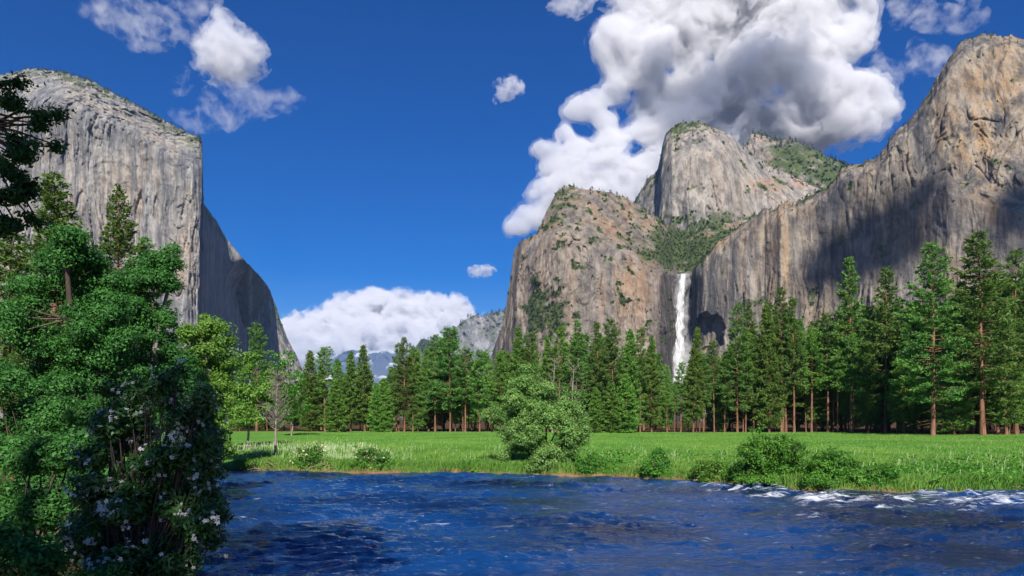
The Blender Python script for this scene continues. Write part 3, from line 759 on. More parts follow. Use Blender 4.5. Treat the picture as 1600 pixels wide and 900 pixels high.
def build_grass():
    m = leaf_material("grass_blades", (.065, .21, .024), (.26, .42, .085), .35, .0, .0, .6, .2)
    def blades(name, label, n, D0, D1, hgt, wid, seed, seedy=.12, along=None):
        r = np.random.default_rng(seed)
        k = int(n * 1.6)
        px = r.uniform(300, 1640, k)
        fb = far_bank_dist(px)
        u = r.uniform(0, 1, k) ** .5
        D = D0 + (D1 - D0) * r.uniform(0, 1, k) if D0 > 10 else fb + D0 + (D1 - D0) * r.uniform(0, 1, k) ** 1.2
        X = (px - 800) / F * D
        dens = noise3(X / 5, D / 5, 3) + .6 * noise3(X / 1.4, D / 1.4, 9)
        ok = (r.uniform(-1.2, 1, k) < dens + .35) & (D < forest_edge(px) + 3) & (near_bank_line(D) + .3 < X)
        X, D, px = X[ok][:n], D[ok][:n], px[ok][:n]; k = len(X)
        Z = ground_z(X, D)
        ok = Z > (.06 if D0 < 10 else .5); X, D, Z, px = X[ok], D[ok], Z[ok], px[ok]; k = len(X)
        h = hgt * r.uniform(.45, 1.15, k) * (1 + .35 * noise3(X / 4, D / 4, 6)); w = wid * r.uniform(.6, 1.3, k)
        az = r.uniform(0, 2 * np.pi, k); lean = r.normal(0, .22, (k, 2)) * h[:, None] + np.array([.12, 0]) * h[:, None]
        dx, dy = np.cos(az) * w, np.sin(az) * w
        b = np.stack([X, D, Z - .05], -1)
        V = np.stack([b + np.stack([-dx, -dy, 0 * dx], -1), b + np.stack([dx, dy, 0 * dx], -1),
                      b + np.stack([lean[:, 0] * .45 + dx * .8, lean[:, 1] * .45 + dy * .8, h * .62], -1),
                      b + np.stack([lean[:, 0], lean[:, 1], h], -1)], 1).reshape(-1, 3)
        v = np.clip(.40 + .40 * noise3(X / 9, D / 14, 4) + .25 * noise3(X / 2.2, D / 4, 8) + r.normal(0, .15, k), 0, 1)
        tone = v + (r.uniform(0, 1, k) < seedy) * .55
        me = mesh(name, V, [np.arange(4 * k).reshape(-1, 4)], m, False, {"var": np.repeat(tone, 4)})
        tag(link(name, me), label, "grass", None, "stuff")
    blades("bank_grass", "tall fresh green grass leaning over the far river bank", 200000, -.4, 24, .37, .018, 21, .16)
    blades("meadow_grass", "short bright green grass across the sunlit meadow", 170000, 62, 205, .22, .045, 22, .12)
    blades("bank_sedge", "dark rank sedge hanging over the edge of the far bank", 42000, -.9, 2.2, .55, .02, 24, .05)
    pale = leaf_material("pale_seed_heads", (.34, .44, .20), (.50, .56, .36), .3, .0, .0, .6, .1)
    r = np.random.default_rng(23); n = 2600
    px = np.concatenate([r.normal(480, 70, n * 3 // 4), r.uniform(360, 1640, n - n * 3 // 4)]); D = far_bank_dist(px) + np.concatenate([r.gamma(3, 4.5, n * 3 // 4), r.gamma(2.2, 5, n - n * 3 // 4)])
    X = (px - 800) / F * D; ok = (noise3(X / 3, D / 5, 2) > -.05) & (px > 355) & (D < 180); X, D = X[ok], D[ok]; n = len(X)
    h = r.uniform(.5, .95, n); w = .015; c = np.stack([X, D, ground_z(X, D) + h * .35], -1); top = c + np.stack([r.normal(.05, .08, n), r.normal(0, .08, n), h * .65], -1)
    V = np.stack([c - [w * .4, 0, 0], c + [w * .4, 0, 0], top + [w, 0, 0], top - [w, 0, 0]], 1).reshape(-1, 3)
    tag(link("seed_heads", mesh("seed_heads", V, [np.arange(4 * n).reshape(-1, 4)], pale, False, {"var": np.repeat(r.uniform(0, 1, n), 4)})), "pale feathery grass heads standing in the meadow near the bank", "grass", None, "stuff")
build_grass()

def build_bank_sticks():
    m = bark_material("bleached_wood", (.16, .10, .06), (.34, .24, .16), 8)
    for i, (cx, cy_, n, s, lab) in enumerate(((372, 729, 34, 1.3, "pale tangle of roots at the waterline below the left trees"), (436, 733, 26, 1.3, "brown driftwood and roots on the bank left of the creamy flowered shrub"), (512, 735, 20, 1.0, "dry brown twigs on the waterline between the two flowered shrubs"), (1108, 752, 14, .7, "small brown root clump at the waterline left of the big green bank shrub"), (1590, 768, 14, .8, "dry grey twigs at the waterline near the right edge"))):
        r = np.random.default_rng(50 + i); D = far_bank_dist(cx) + .5
        c = P(cx, HZ, D); c[2] = .15
        mb = MB()
        mb.tube([[-1.6 * s, 0, 0], [-.5 * s, .1, .06], [.6 * s, -.05, .02], [1.7 * s, .08, .1]], [.05, .07, .06, .03], 5)
        for k in range(n):
            a = r.uniform(0, math.pi); L = s * r.uniform(.5, 1.5); st = np.array([r.normal(0, s), r.normal(0, .35), r.uniform(-.1, .35)])
            d = np.array([math.cos(a), -.4 * abs(math.sin(a)), r.uniform(-.15, .55)])
            q = np.array([st + d * L * f + r.normal(0, .07, 3) * (f > 0) for f in np.linspace(0, 1, 5)])
            mb.tube(q, np.linspace(.05, .012, 5) * r.uniform(.6, 1.4), 4)
        tag(link("driftwood", mb.mesh("driftwood", m), None, c), lab, "driftwood", "driftwood along the far bank")
build_bank_sticks()
# ------------------------------------------------------------------ conifers
BARK_PINE = bark_material("pine_bark", (.09, .045, .028), (.27, .14, .085), 1.6)
BARK_GREY = bark_material("grey_bark", (.10, .085, .07), (.27, .235, .20), 3.0)
BARK_DARK = bark_material("dark_bark", (.045, .033, .025), (.12, .09, .07), 3.0)
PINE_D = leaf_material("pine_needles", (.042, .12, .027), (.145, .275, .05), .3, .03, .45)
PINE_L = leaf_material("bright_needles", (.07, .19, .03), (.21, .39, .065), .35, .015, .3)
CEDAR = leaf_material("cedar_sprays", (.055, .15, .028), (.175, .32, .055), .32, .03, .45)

def conifer_meshes(seed, Ht, cb, rmax, pw, nper, step, tuft, droop, mat, dead=0, blunt=.0, bark=None, ragged=.3, trunk_r=None):
    r = np.random.default_rng(seed)
    tr, lv = MB(), []
    lean = r.normal(0, .006, 2) * Ht
    r0 = trunk_r or Ht * .0088
    hh = np.linspace(0, 1, 12)
    ax = np.stack([lean[0] * hh ** 2 + .1 * np.sin(hh * 5 + seed), lean[1] * hh ** 2, hh * Ht], -1)
    rad = r0 * (1 - hh) ** .8 + .03; rad[0] *= 1.35
    tr.tube(ax, rad, 7)
    axis = lambda h: np.array([np.interp(h / Ht, hh, ax[:, 0]), np.interp(h / Ht, hh, ax[:, 1]), h])
    h = cb * Ht; C, A, T = [], [], []
    while h < Ht * .985:
        u = (h - cb * Ht) / (Ht * (1 - cb))
        nb = max(3, int(round(nper * (1 - .35 * u) + r.uniform(-1, 1))))
        a0 = r.uniform(0, 2 * np.pi)
        for k in range(nb):
            az = a0 + k * 2 * np.pi / nb + r.normal(0, .3)
            L = rmax * ((1 - u) ** pw * (1 - blunt) + blunt * math.sqrt(max(0, 1 - u * u))) * min(1, .55 + u * 3.0) * (1 + r.normal(0, ragged * .6)) + .25
            if r.uniform() < ragged * .28: continue
            L = max(L, .3)
            pit = droop * (1 - u) + u * .75 + r.normal(0, .1)
            s = np.linspace(0, 1, 5)
            d = np.array([math.cos(az), math.sin(az)])
            b = axis(h + r.uniform(-.3, .3) * step)
            z = L * (math.tan(pit) * s - .28 * s ** 2 + .22 * s ** 3)
            br = np.stack([b[0] + d[0] * L * s, b[1] + d[1] * L * s, b[2] + z], -1)
            if L > 1.0: tr.tube(br, np.linspace(.018 * L + .015, .012, 5), 3)
            nt = max(3, int(L / (tuft * .36)))
            ss = r.uniform(.22, 1.04, nt) ** .75
            side = r.normal(0, .17, nt) * L * np.clip(1.25 - ss, .25, 1) + r.normal(0, tuft * .35, nt)
            c = np.stack([np.interp(ss, s, br[:, i]) for i in range(3)], -1) + np.stack([-d[1] * side, d[0] * side, -.25 * np.abs(side) + r.normal(0, tuft * .22, nt)], -1)
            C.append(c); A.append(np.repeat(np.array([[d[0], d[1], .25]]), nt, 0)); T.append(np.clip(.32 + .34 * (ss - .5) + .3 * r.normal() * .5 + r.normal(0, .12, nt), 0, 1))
        h += step * (1.0 - .45 * u) * r.uniform(.75, 1.25)
    for k in range(dead):
        h = r.uniform(.25, 1.0) * cb * Ht; az = r.uniform(0, 2 * np.pi); L = r.uniform(.5, 1) * rmax * .5
        b = axis(h); s = np.linspace(0, 1, 4)
        q = b + np.stack([math.cos(az) * L * s, math.sin(az) * L * s, -.22 * L * s ** 2], -1)
        tr.tube(q, np.linspace(.05, .012, 4), 3)
    C, A, T = np.concatenate(C), np.concatenate(A), np.concatenate(T)
    n, k = len(C), 6
    out = A[:, None] * .9 + r.normal(0, .75, (n, k, 3)); out /= np.linalg.norm(out, axis=-1)[..., None]
    w = np.cross(out, r.normal(size=(n, k, 3))); w /= np.linalg.norm(w, axis=-1)[..., None]
    c = C[:, None] + r.normal(0, tuft * .28, (n, k, 3)) * np.array([1, 1, .6])
    L = tuft * r.uniform(.6, 1.2, (n, k, 1)); W = L * .32
    V = np.stack([c - out * L * .5, c + w * W + out * L * .1, c + out * L * .6], -2).reshape(-1, 3)
    tone = np.clip(np.repeat(T, k) + r.normal(0, .12, n * k), 0, 1)
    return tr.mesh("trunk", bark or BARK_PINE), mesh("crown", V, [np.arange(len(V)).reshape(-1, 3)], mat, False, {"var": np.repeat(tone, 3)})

PROTO = {}
def proto(kind, *a, **k): PROTO.setdefault(kind, []).append(conifer_meshes(*a, **k) + (a[1],))
#        seed  Ht cb   r    pw  nper step tuft droop
for i in range(5): proto("tall_pine", 100 + i, 42, .20 + .05 * i, 6.6 - .4 * i, .72, 5, 1.0, .85, -.10, PINE_D, dead=22, ragged=.45)
for i in range(6): proto("slim_pine", 120 + i, 34, .38 + .05 * i, 4.4 - .22 * i, .6, 5, .85, .75, -.05, [PINE_D, PINE_L][i % 2], dead=14, blunt=.25, ragged=.45)
for i in range(5): proto("fir", 140 + i, 30, .08 + .04 * i, 5.0 - .25 * i, .80 + .1 * (i % 2), 7, .68, .74, -.15, CEDAR, dead=4, ragged=.3)
for i in range(3): proto("young_cedar", 160 + i, 16, .04, 3.3 - .2 * i, .85, 7, .45, .55, -.05, PINE_L, ragged=.25)
for i in range(5): proto("broad_pine", 180 + i, 30,   .26 + .035 * i, 5.6 - .35 * i, .40, 6, .85, .85, -.05, [PINE_D, CEDAR, PINE_D, PINE_L, CEDAR][i], dead=8, blunt=.5, ragged=.5)

proto("bare_pine", 210, 32, .70, 3.2, .5, 6, .6, .6, 0, PINE_D, dead=6, blunt=.4, ragged=.3)
NTREE = [0]
def plant(kind, var, X, Y, height, label, cat="tree", group=None, name="pine_tree", widen=1.0, z=None):
    pr = PROTO[kind]; tm, cm, h0 = pr[var % len(pr)]
    s = height / h0
    z = float(ground_z(np.array([X]), np.array([Y]))[0]) if z is None else z
    e = empty(name, (X, Y, z - .1), random.uniform(0, 6.28)); e.rotation_euler[0] = random.gauss(0, .014); e.rotation_euler[1] = random.gauss(0, .014); e.scale = (s * widen, s * widen, s)
    link("trunk", tm, e); link("crown", cm, e)
    tag(e, label, cat, group); NTREE[0] += 1
    return e

ORD = ["first", "second", "third", "fourth", "fifth", "sixth", "seventh", "eighth", "ninth", "tenth", "eleventh", "twelfth", "thirteenth", "fourteenth", "fifteenth", "sixteenth", "seventeenth", "eighteenth"]
LOOK = {"tall_pine": "tall dark pine with long reddish trunk", "slim_pine": "slender pine with a bare lower trunk", "fir": "dense conical fir", "young_cedar": "short bright green cedar", "broad_pine": "round topped pine with open crown"}
# front row: (trunk x, top y, kind, variant, widen)
FRONT = [
 (401, 503, "slim_pine", 0, .95), (486, 547, "fir", 0, 1), (507, 541, "slim_pine", 1, 1), (524, 596, "young_cedar", 0, 1.2), (548, 548, "fir", 1, 1), (570, 540, "fir", 2, 1.05), (590, 598, "young_cedar", 1, 1.1), (601, 590, "young_cedar", 2, 1.1),
 (623, 536, "slim_pine", 2, .9), (632, 526, "tall_pine", 0, .9), (645, 541, "slim_pine", 3, .9), (652, 560, "fir", 0, .8), (680, 522, "tall_pine", 1, 1.05), (703, 517, "broad_pine", 0, .9), (727, 543, "slim_pine", 0, 1.1), (749, 549, "broad_pine", 1, .95),
 (782, 549, "slim_pine", 1, 1), (812, 510, "fir", 1, .9), (830, 520, "slim_pine", 2, 1), (856, 526, "fir", 2, .8), (873, 511, "slim_pine", 3, .9), (899, 500, "tall_pine", 2, .95), (937, 502, "tall_pine", 3, .85), (959, 496, "slim_pine", 0, .85), (932, 606, "young_cedar", 0, 1.2), (956, 598, "young_cedar", 1, 1.3), (978, 584, "young_cedar", 2, 1.3),
 (983, 514, "fir", 0, .85), (1000, 512, "slim_pine", 2, .75), (1018, 523, "fir", 1, .85), (1042, 570, "slim_pine", 1, .6), (1064, 566, "slim_pine", 3, 1.0), (1083, 512, "fir", 2, .75), (1099, 556, "slim_pine", 0, .9), (1116, 532, "slim_pine", 2, .8), (1132, 548, "slim_pine", 1, .8),
 (1152, 473, "tall_pine", 0, .85), (1165, 520, "slim_pine", 3, .75), (1178, 474, "tall_pine", 1, .8), (1202, 471, "fir", 0, .8), (1222, 448, "tall_pine", 2, .9), (1241, 464, "tall_pine", 3, .85), (1268, 511, "slim_pine", 1, 1.1), (1293, 487, "slim_pine", 0, 1.0),
 (1309, 540, "slim_pine", 3, 1.0), (1330, 400, "tall_pine", 1, .78), (1334, 518, "slim_pine", 1, .85), (1356, 520, "fir", 1, .8), (1384, 418, "tall_pine", 2, 1.0), (1412, 515, "fir", 2, 1.0), (1458, 377, "tall_pine", 0, 1.12), (1490, 510, "fir", 0, 1.1), (1536, 359, "tall_pine", 1, 1.25), (1572, 470, "fir", 1, 1.0), (1588, 388, "tall_pine", 0, 1.0), (1630, 380, "tall_pine", 1, 1.1),
]
def build_forest():
    zones = [(0, 615, "right of the leafless grey tree"), (615, 860, "left of the round willow bush"), (860, 1050, "between the willow bush and the waterfall"), (1050, 1300, "right of the waterfall"), (1300, 1700, "in the tall grove at right")]
    cnt = {}
    r = np.random.default_rng(5)
    for x, yt, kind, v, wd in sorted(FRONT):
        yb = lerp_pts(EDGE, x) + r.uniform(-.25, .15) + (1.0 if kind == "young_cedar" else 0)
        if x in (1458, 1536): yb = 680.5
        D = (H - 1.0) * F / (yb - HZ)
        if x > 1600: D += 10
        Hh = (yb - yt) / F * D
        zi = next(i for i, z in enumerate(zones) if z[0] <= x < z[1])
        key = (zi, kind); cnt[key] = cnt.get(key, 0) + 1
        lab = f"{LOOK[kind]}, {ORD[cnt[key] - 1]} such {zones[zi][2]}"
        if x == 401: lab = "slender pine standing alone left of the leafless grey tree"
        if x == 1458: lab = "very tall pine with reddish trunk standing forward on the grass"
        if x == 1536: lab = "biggest dark pine with broad low boughs nearly touching the grass"
        plant(kind, v, (x - 800) / F * D, D, Hh, lab, "tree", "front trees along the meadow edge", "cedar_tree" if kind == "young_cedar" else "fir_tree" if kind == "fir" else "pine_tree", wd * 1.0)
    # the wood behind: heights follow the skyline of the photograph, less a little
    env = [(-100, 560), (330, 585), (400, 560), (470, 575), (500, 556), (540, 562), (575, 552), (600, 575), (640, 545), (700, 530), (760, 556), (800, 530), (860, 535), (900, 520), (950, 515), (1020, 535), (1045, 580), (1065, 585), (1090, 540), (1130, 545), (1160, 500), (1240, 485), (1300, 500), (1340, 450), (1400, 480), (1440, 450), (1480, 470), (1520, 430), (1600, 430), (1700, 430)]
    names = ["behind the trees left of the leafless grey tree", "behind the front trees right of the leafless grey tree", "behind the front trees left of the willow bush", "between the willow bush and waterfall, behind the front trees", "behind the front trees right of the waterfall", "deep in the tall grove at right"]
    k = 0
    for x in np.concatenate([np.arange(300, 1640, 18.5), np.arange(306, 1640, 24), np.arange(312, 1640, 17), ]):
        x = x + r.uniform(-7, 7)
        row = 0 if k < 73 else 1 if k < 129 else 2 if k % 2 else 3
        D = forest_edge(x) + [r.uniform(5, 18), r.uniform(25, 60), r.uniform(1, 9), r.uniform(45, 80)][row]
        top = lerp_pts(env, x) + [r.uniform(14, 60), r.uniform(0, 28), r.uniform(5, 65), r.uniform(35, 70)][row]
        Hh = (HZ - top) / F * D + H - 1.0
        kind = "slim_pine" if row == 2 else "fir" if row == 3 else r.choice(["fir", "slim_pine", "broad_pine"], p=[.46, .22, .32])
        zi = 0 if x < 430 else 1 if x < 615 else 2 if x < 860 else 3 if x < 1050 else 4 if x < 1300 else 5
        lab = {"fir": "dense conical fir ", "slim_pine": "slender pine ", "broad_pine": "round topped pine "}[str(kind)] + names[zi]
        plant(str(kind), int(r.integers(0, 6)), (x - 800) / F * D, D, Hh, lab, "tree", lab, "fir_tree" if kind == "fir" else "pine_tree", r.uniform(.55, .85) if row == 2 else r.uniform(.85, 1.4))
        k += 1
build_forest()

# ------------------------------------------------------------------ leafy trees and shrubs
def leafy(name, label, cat, base, trunks, lobes, mat, bark, nsub, nleaf, leaf, subr, seed, group=None, twig=.012, aspect=.5, up=.35, shell=.55, flowers=None, parts=("trunk", "foliage"), base_r=None, droop=0.0, fine=True):
    """trunks: list of point lists (offsets from base); lobes: (x, y, z, rx, ry, rz, weight) offsets from base"""
    r = np.random.default_rng(seed)
    tb = MB()
    ends = []
    for tp, rad in trunks:
        tp = np.array(tp, float)
        s = np.linspace(0, 1, 3 * len(tp)); q = np.stack([np.interp(s, np.linspace(0, 1, len(tp)), tp[:, i]) for i in range(3)], -1)
        q[1:-1] += r.normal(0, .02 * np.linalg.norm(tp[-1] - tp[0]), (len(q) - 2, 3)) * .6
        tb.tube(q, np.linspace(rad, rad * .3, len(q)), 6); ends.append(q)
    nodes = np.concatenate(ends)
    LV, LT, FL = [], [], []
    tot = sum(l[6] for l in lobes)
    for lx, ly, lz, rx, ry, rz, w in lobes:
        c = np.array([lx, ly, lz]); n = max(2, int(nsub * w / tot))
        j = np.argmin(np.linalg.norm(nodes - c, axis=1))
        mid = (nodes[j] + c) / 2 + r.normal(0, .08 * max(rx, rz), 3)
        if fine: tb.tube([nodes[j], mid, c], [twig * 3.2 + .02 * rx, twig * 2.2 + .012 * rx, twig * 1.5], 5)
        d = r.normal(size=(n, 3)); d /= np.linalg.norm(d, axis=1)[:, None]
        rr = (shell + (1 - shell) * r.uniform(0, 1, (n, 1))) * (1 + .22 * noise3(d[:, :1] * 2 + seed, d[:, 1:2] * 2, d[:, 2:] * 2))
        S = c + d * rr * np.array([rx, ry, rz])
        if base[2] + 0 > -50: S[:, 2] = np.maximum(S[:, 2], .1)
        if fine:
            for p in S[::3]: tb.tube([c + (p - c) * .15, c + (p - c) * .6 + r.normal(0, .05 * rx, 3), p], [twig * 1.3, twig, twig * .4], 3)
        sr = subr * r.uniform(.6, 1.3, n)
        m = max(3, int(nleaf))
        g = r.normal(size=(n, m, 3)); g /= np.linalg.norm(g, axis=-1)[..., None] + 1e-9
        off = g * sr[:, None, None] * (r.uniform(0, 1, (n, m, 1)) ** .5) * np.array([1.2, 1.2, .75])
        off[..., 2] -= droop * sr[:, None] * r.uniform(0, 1, (n, m))
        pos = S[:, None] + off
        outw = d[:, None] * .5 + g * .45 + np.array([0, 0, up]) + r.normal(0, .45, (n, m, 3))
        nn = outw / np.linalg.norm(outw, axis=-1)[..., None]
        tdir = np.cross(nn, r.normal(size=(n, m, 3))); tdir /= np.linalg.norm(tdir, axis=-1)[..., None] + 1e-9
        b = np.cross(nn, tdir)
        L = leaf * r.uniform(.6, 1.25, (n, m, 1)); Wd = L * aspect * .5
        V = np.stack([pos - tdir * L * .5, pos + b * Wd - nn * Wd * .35, pos + tdir * L * .5, pos - b * Wd - nn * Wd * .35], -2)
        LV.append(V.reshape(-1, 3))
        tn = np.clip(.44 + r.normal(0, .24, (n, 1)) + r.normal(0, .13, (n, m)), 0, 1)
        LT.append(np.repeat(tn.ravel(), 4))
        FL.append((S, d))
    V = np.concatenate(LV)
    e = tag(empty(name, base), label, cat, group)
    link(parts[0], tb.mesh(parts[0], bark), e)
    link(parts[1], mesh(parts[1], V, [np.arange(len(V)).reshape(-1, 4)], mat, False, {"var": np.concatenate(LT)}), e)
    return e, FL

def lobes_from_px(base, lst, D, depth=.9, seed=0, split=3, kk=(.42, .70)):
    """lobes given in photo pixels (x, y, rx, ry) at distance D, turned into offsets from the base"""
    r = np.random.default_rng(seed); out = []
    for it in lst:
        x, y, rx, ry = it[:4]; dd = it[4] if len(it) > 4 else r.uniform(-.5, .5) * rx / F * D
        p = P(x, y, D + dd) - base
        a, b = rx / F * D, ry / F * D
        for _ in range(split):     # break each mass into smaller uneven clumps
            o = r.uniform(-.75, .75, 3); k = r.uniform(*kk)
            out.append((p[0] + o[0] * a, p[1] + o[1] * max(a, b) * depth, p[2] + o[2] * b, (a * .6 + b * .4) * k, max(a, b) * depth * k, (b * .75 + a * .25) * k * r.uniform(.8, 1.1), a * b * k * k))
    return out
def gbase(px, D, dz=0.0):
    X = (px - 800) / F * D
    return np.array([X, D, float(ground_z(np.array([X]), np.array([D]))[0]) + dz])

LEAF_OAK = leaf_material("oak_leaves", (.018, .085, .018), (.075, .23, .04), .3, .01, .15)
LEAF_DEEP = leaf_material("deep_leaves", (.012, .055, .014), (.05, .15, .03), .25, .01, .15)  # oak green darkened, painting in the shade on the dangling bough
LEAF_LIGHT = leaf_material("light_leaves", (.07, .19, .022), (.19, .36, .06), .35, .012, .15)
LEAF_WILLOW = leaf_material("willow_leaves", (.085, .235, .045), (.29, .49, .13), .38, .01, .1, .5, .3)
LEAF_SHRUB = leaf_material("shrub_leaves", (.03, .14, .015), (.13, .34, .04), .3, .012, .1)
LEAF_AZALEA = leaf_material("azalea_leaves", (.018, .07, .016), (.075, .19, .04), .2, .01, .1, .4, .4)

# willow on the far bank
D = far_bank_dist(845) + 2.2; b = gbase(852, D, -.1)
tr = [([(x0, 0, 0), (x0 + dx * .35, dy * .4, hz * .45), (x0 + dx, dy, hz)], .13) for x0, dx, dy, hz in ((0, .3, .3, 5), (.4, 1.8, 0, 4.4), (-.3, -1.7, .4, 4.6), (.2, 1.0, -.8, 4.8), (-.5, -3.0, -.3, 3.2), (.6, 2.4, .5, 3), (-.2, -.8, -.9, 3.6))]
lb = lobes_from_px(b, [(818, 604, 30, 26), (846, 622, 40, 28), (806, 638, 40, 32), (880, 640, 36, 32), (850, 660, 48, 36, -1), (812, 676, 46, 34, -.5), (784, 662, 28, 28), (893, 668, 26, 30), (872, 692, 36, 28, -1), (835, 705, 46, 28, -1), (800, 708, 28, 22), (884, 716, 24, 18), (828, 584, 16, 14), (904, 645, 16, 22), (850, 722, 40, 16, -.6), (830, 640, 40, 30, -1.2)], D, .9, 3, 6, (.34, .6))
leafy("willow_bush", "big round silvery green willow bush leaning out over the far river bank", "bush", b, tr, lb, LEAF_WILLOW, BARK_DARK, 2300, 40, .21, .42, 31, twig=.014, aspect=.36, up=.3)

# shrubs along the far bank
def bank_shrub(px, py, w, h, label, mat, seed, n=90, leaf=.16, name="bank_shrub", fl=None, group="shrubs along the far bank"):
    D = H * F / (py - HZ) + .9 if py < far_bank_dist(px) * 0 + 1e9 else 0
    D = far_bank_dist(px) + max(.5, w / F * 55 * .16)
    b = gbase(px, D, -.1)
    r = np.random.default_rng(seed); yb = HZ + (H - b[2]) / D * F
    ls = [(px + r.uniform(-.33, .33) * w, yb - h * r.uniform(.06, .74) , w * r.uniform(.2, .32), h * r.uniform(.2, .32)) for _ in range(16)]
    lb = lobes_from_px(b, ls, D, .8, seed, 4, (.5, .85))
    tr = [([(0, 0, 0), (r.normal(0, .3), r.normal(0, .2), h / F * D * .35), (r.uniform(-.35, .35) * w / F * D, r.normal(0, .2), h / F * D * .65)], .035) for _ in range(7)]
    e, FL = leafy(name, label, "shrub", b, tr, lb, mat, BARK_DARK, n, 34, leaf, .34, seed, group, twig=.008, aspect=.5, parts=("stems", "foliage"))
    if fl:
        mb = MB()
        for S, d in FL:
            for p, dd in zip(S, d):
                if dd[2] < -.1 or r.uniform() > .75: continue
                for _ in range(3):
                    q = p + dd * .32 + r.normal(0, .14, 3); u = r.normal(size=3); v = np.cross(u, r.normal(size=3)); u /= np.linalg.norm(u); v /= np.linalg.norm(v)
                    mb.add([q + u * .09, q + v * .09, q - u * .09, q - v * .09], None, [[0, 1, 2, 3]])
        if mb.n: link("blossom", mb.mesh("blossom", fl), e)
    return e
CREAM = leaf_material("cream_petals", (.48, .46, .22), (.62, .60, .36), .2, 0, 0)
bank_shrub(486, 737, 46, 34, "small shrub with creamy blossom on the left far bank", LEAF_SHRUB, 61, 60, fl=CREAM)
bank_shrub(578, 739, 62, 36, "wider round shrub with creamy blossom on the left far bank", LEAF_SHRUB, 62, 80, fl=CREAM)
bank_shrub(1206, 766, 128, 74, "biggest leafy green shrub on the far right bank beside the rapids", LEAF_SHRUB, 63, 1000)
bank_shrub(1300, 768, 110, 54, "low spreading green shrub just right of the biggest bank shrub", LEAF_SHRUB, 64, 700)
bank_shrub(1030, 750, 46, 40, "small green shrub halfway between the willow and the biggest bank shrub", LEAF_SHRUB, 65, 100)
bank_shrub(1110, 756, 40, 38, "small pale shrub left of the biggest bank shrub", LEAF_LIGHT, 66, 90)
bank_shrub(925, 745, 50, 30, "dark low shrub at the right foot of the willow bush", LEAF_SHRUB, 67, 120)
bank_shrub(1375, 770, 60, 34, "low tuft of shrub right of the low spreading bank shrub", LEAF_SHRUB, 68, 140)

def build_undergrowth():
    r = np.random.default_rng(77); n = 520
    px = np.concatenate([r.uniform(900, 1640, 380), r.uniform(365, 780, 140)]); dd = np.where(px > 880, r.gamma(1.6, 4.0, n), r.gamma(1.3, 2.2, n))
    D = far_bank_dist(px) + .3 + dd; X = (px - 800) / F * D
    ok = noise3(X / 4, D / 6, 11) > np.where(px > 880, -.15, .05); px, D, X = px[ok], D[ok], X[ok]; n = len(X)
    C = np.stack([X, D, ground_z(X, D)], -1); m = 46; S = r.uniform(.35, 1.0, n) * (1 + (px > 900) * .25)
    g = r.normal(size=(n, m, 3)); g /= np.linalg.norm(g, axis=-1)[..., None]; g[..., 2] = np.abs(g[..., 2])
    pos = C[:, None] + g * S[:, None, None] * r.uniform(.3, 1, (n, m, 1)) * np.array([1.25, 1.0, .85])
    nn = g + r.normal(0, .6, (n, m, 3)) + [0, 0, .4]; nn /= np.linalg.norm(nn, axis=-1)[..., None]
    a = np.cross(nn, r.normal(size=(n, m, 3))); a /= np.linalg.norm(a, axis=-1)[..., None]; b = np.cross(nn, a); L = .2 * r.uniform(.6, 1.5, (n, m, 1))
    V = np.stack([pos - a * L * .5, pos + b * L * .28, pos + a * L * .5, pos - b * L * .28], -2).reshape(-1, 3)
    tone = np.clip(r.normal(.45, .22, (n, 1)) + r.normal(0, .15, (n, m)), 0, 1)
    tag(link("undergrowth", mesh("undergrowth", V, [np.arange(len(V)).reshape(-1, 4)], LEAF_SHRUB, False, {"var": np.repeat(tone.ravel(), 4)})), "low leafy weeds tangled in the grass along the far bank", "weeds", None, "stuff")
build_undergrowth()

# leafless grey tree in the meadow and a grey thicket at the wood's edge
def bare_tree(px, py, ytop, label, seed, spread=.23, mat=None, n=46, name="bare_tree"):
    D = (H - 1.0) * F / (py - HZ); b = gbase(px, D, -.1); Hh = (py - ytop) / F * D
    r = np.random.default_rng(seed); tr, tw = MB(), MB()
    s = np.linspace(0, 1, 10); ax = np.stack([.04 * Hh * s ** 2 + .03 * np.sin(s * 7), 0 * s, Hh * s], -1)
    tr.tube(ax, .016 * Hh * (1 - s) ** .8 + .008, 6)
    for k in range(n):
        u = r.uniform(.3, .96); az = r.uniform(0, 6.28); L = Hh * spread * (1 - .75 * abs(u - .45)) * r.uniform(.5, 1.1)
        p0 = np.array([np.interp(u, s, ax[:, 0]), 0, Hh * u]); d = np.array([math.cos(az), math.sin(az), r.uniform(.7, 1.3)])
        q = p0 + np.outer(np.linspace(0, 1, 6), d * L) + r.normal(0, .02 * L, (6, 3)); q[0] = p0
        tw.tube(q, np.linspace(.004 * Hh, .0012 * Hh, 6), 3)
        for _ in range(6):
            f = r.integers(1, 6); dd = d + r.normal(0, .7, 3)
            q2 = q[f] + np.outer(np.linspace(0, 1, 3), dd * L * .35); tw.tube(q2, np.linspace(.0022 * Hh, .0008 * Hh, 3), 3)
    e = tag(empty(name, b), label, "tree"); link("trunk", tr.mesh("trunk", mat), e); link("twigs", tw.mesh("twigs", mat), e)
BARK_ASH = bark_material("ashen_bark", (.14, .115, .10), (.30, .25, .22), 6)
bare_tree(430, 711, 580, "thin leafless grey tree standing in the meadow near the left bank", 71, .15, BARK_ASH, 90)

bare_tree(863, 676, 558, "bare grey snag with forked limbs behind the top of the willow bush", 72, .12, BARK_ASH, 22)
bare_tree(893, 676, 566, "crooked bare snag behind the right shoulder of the willow bush", 73, .16, BARK_ASH, 20)
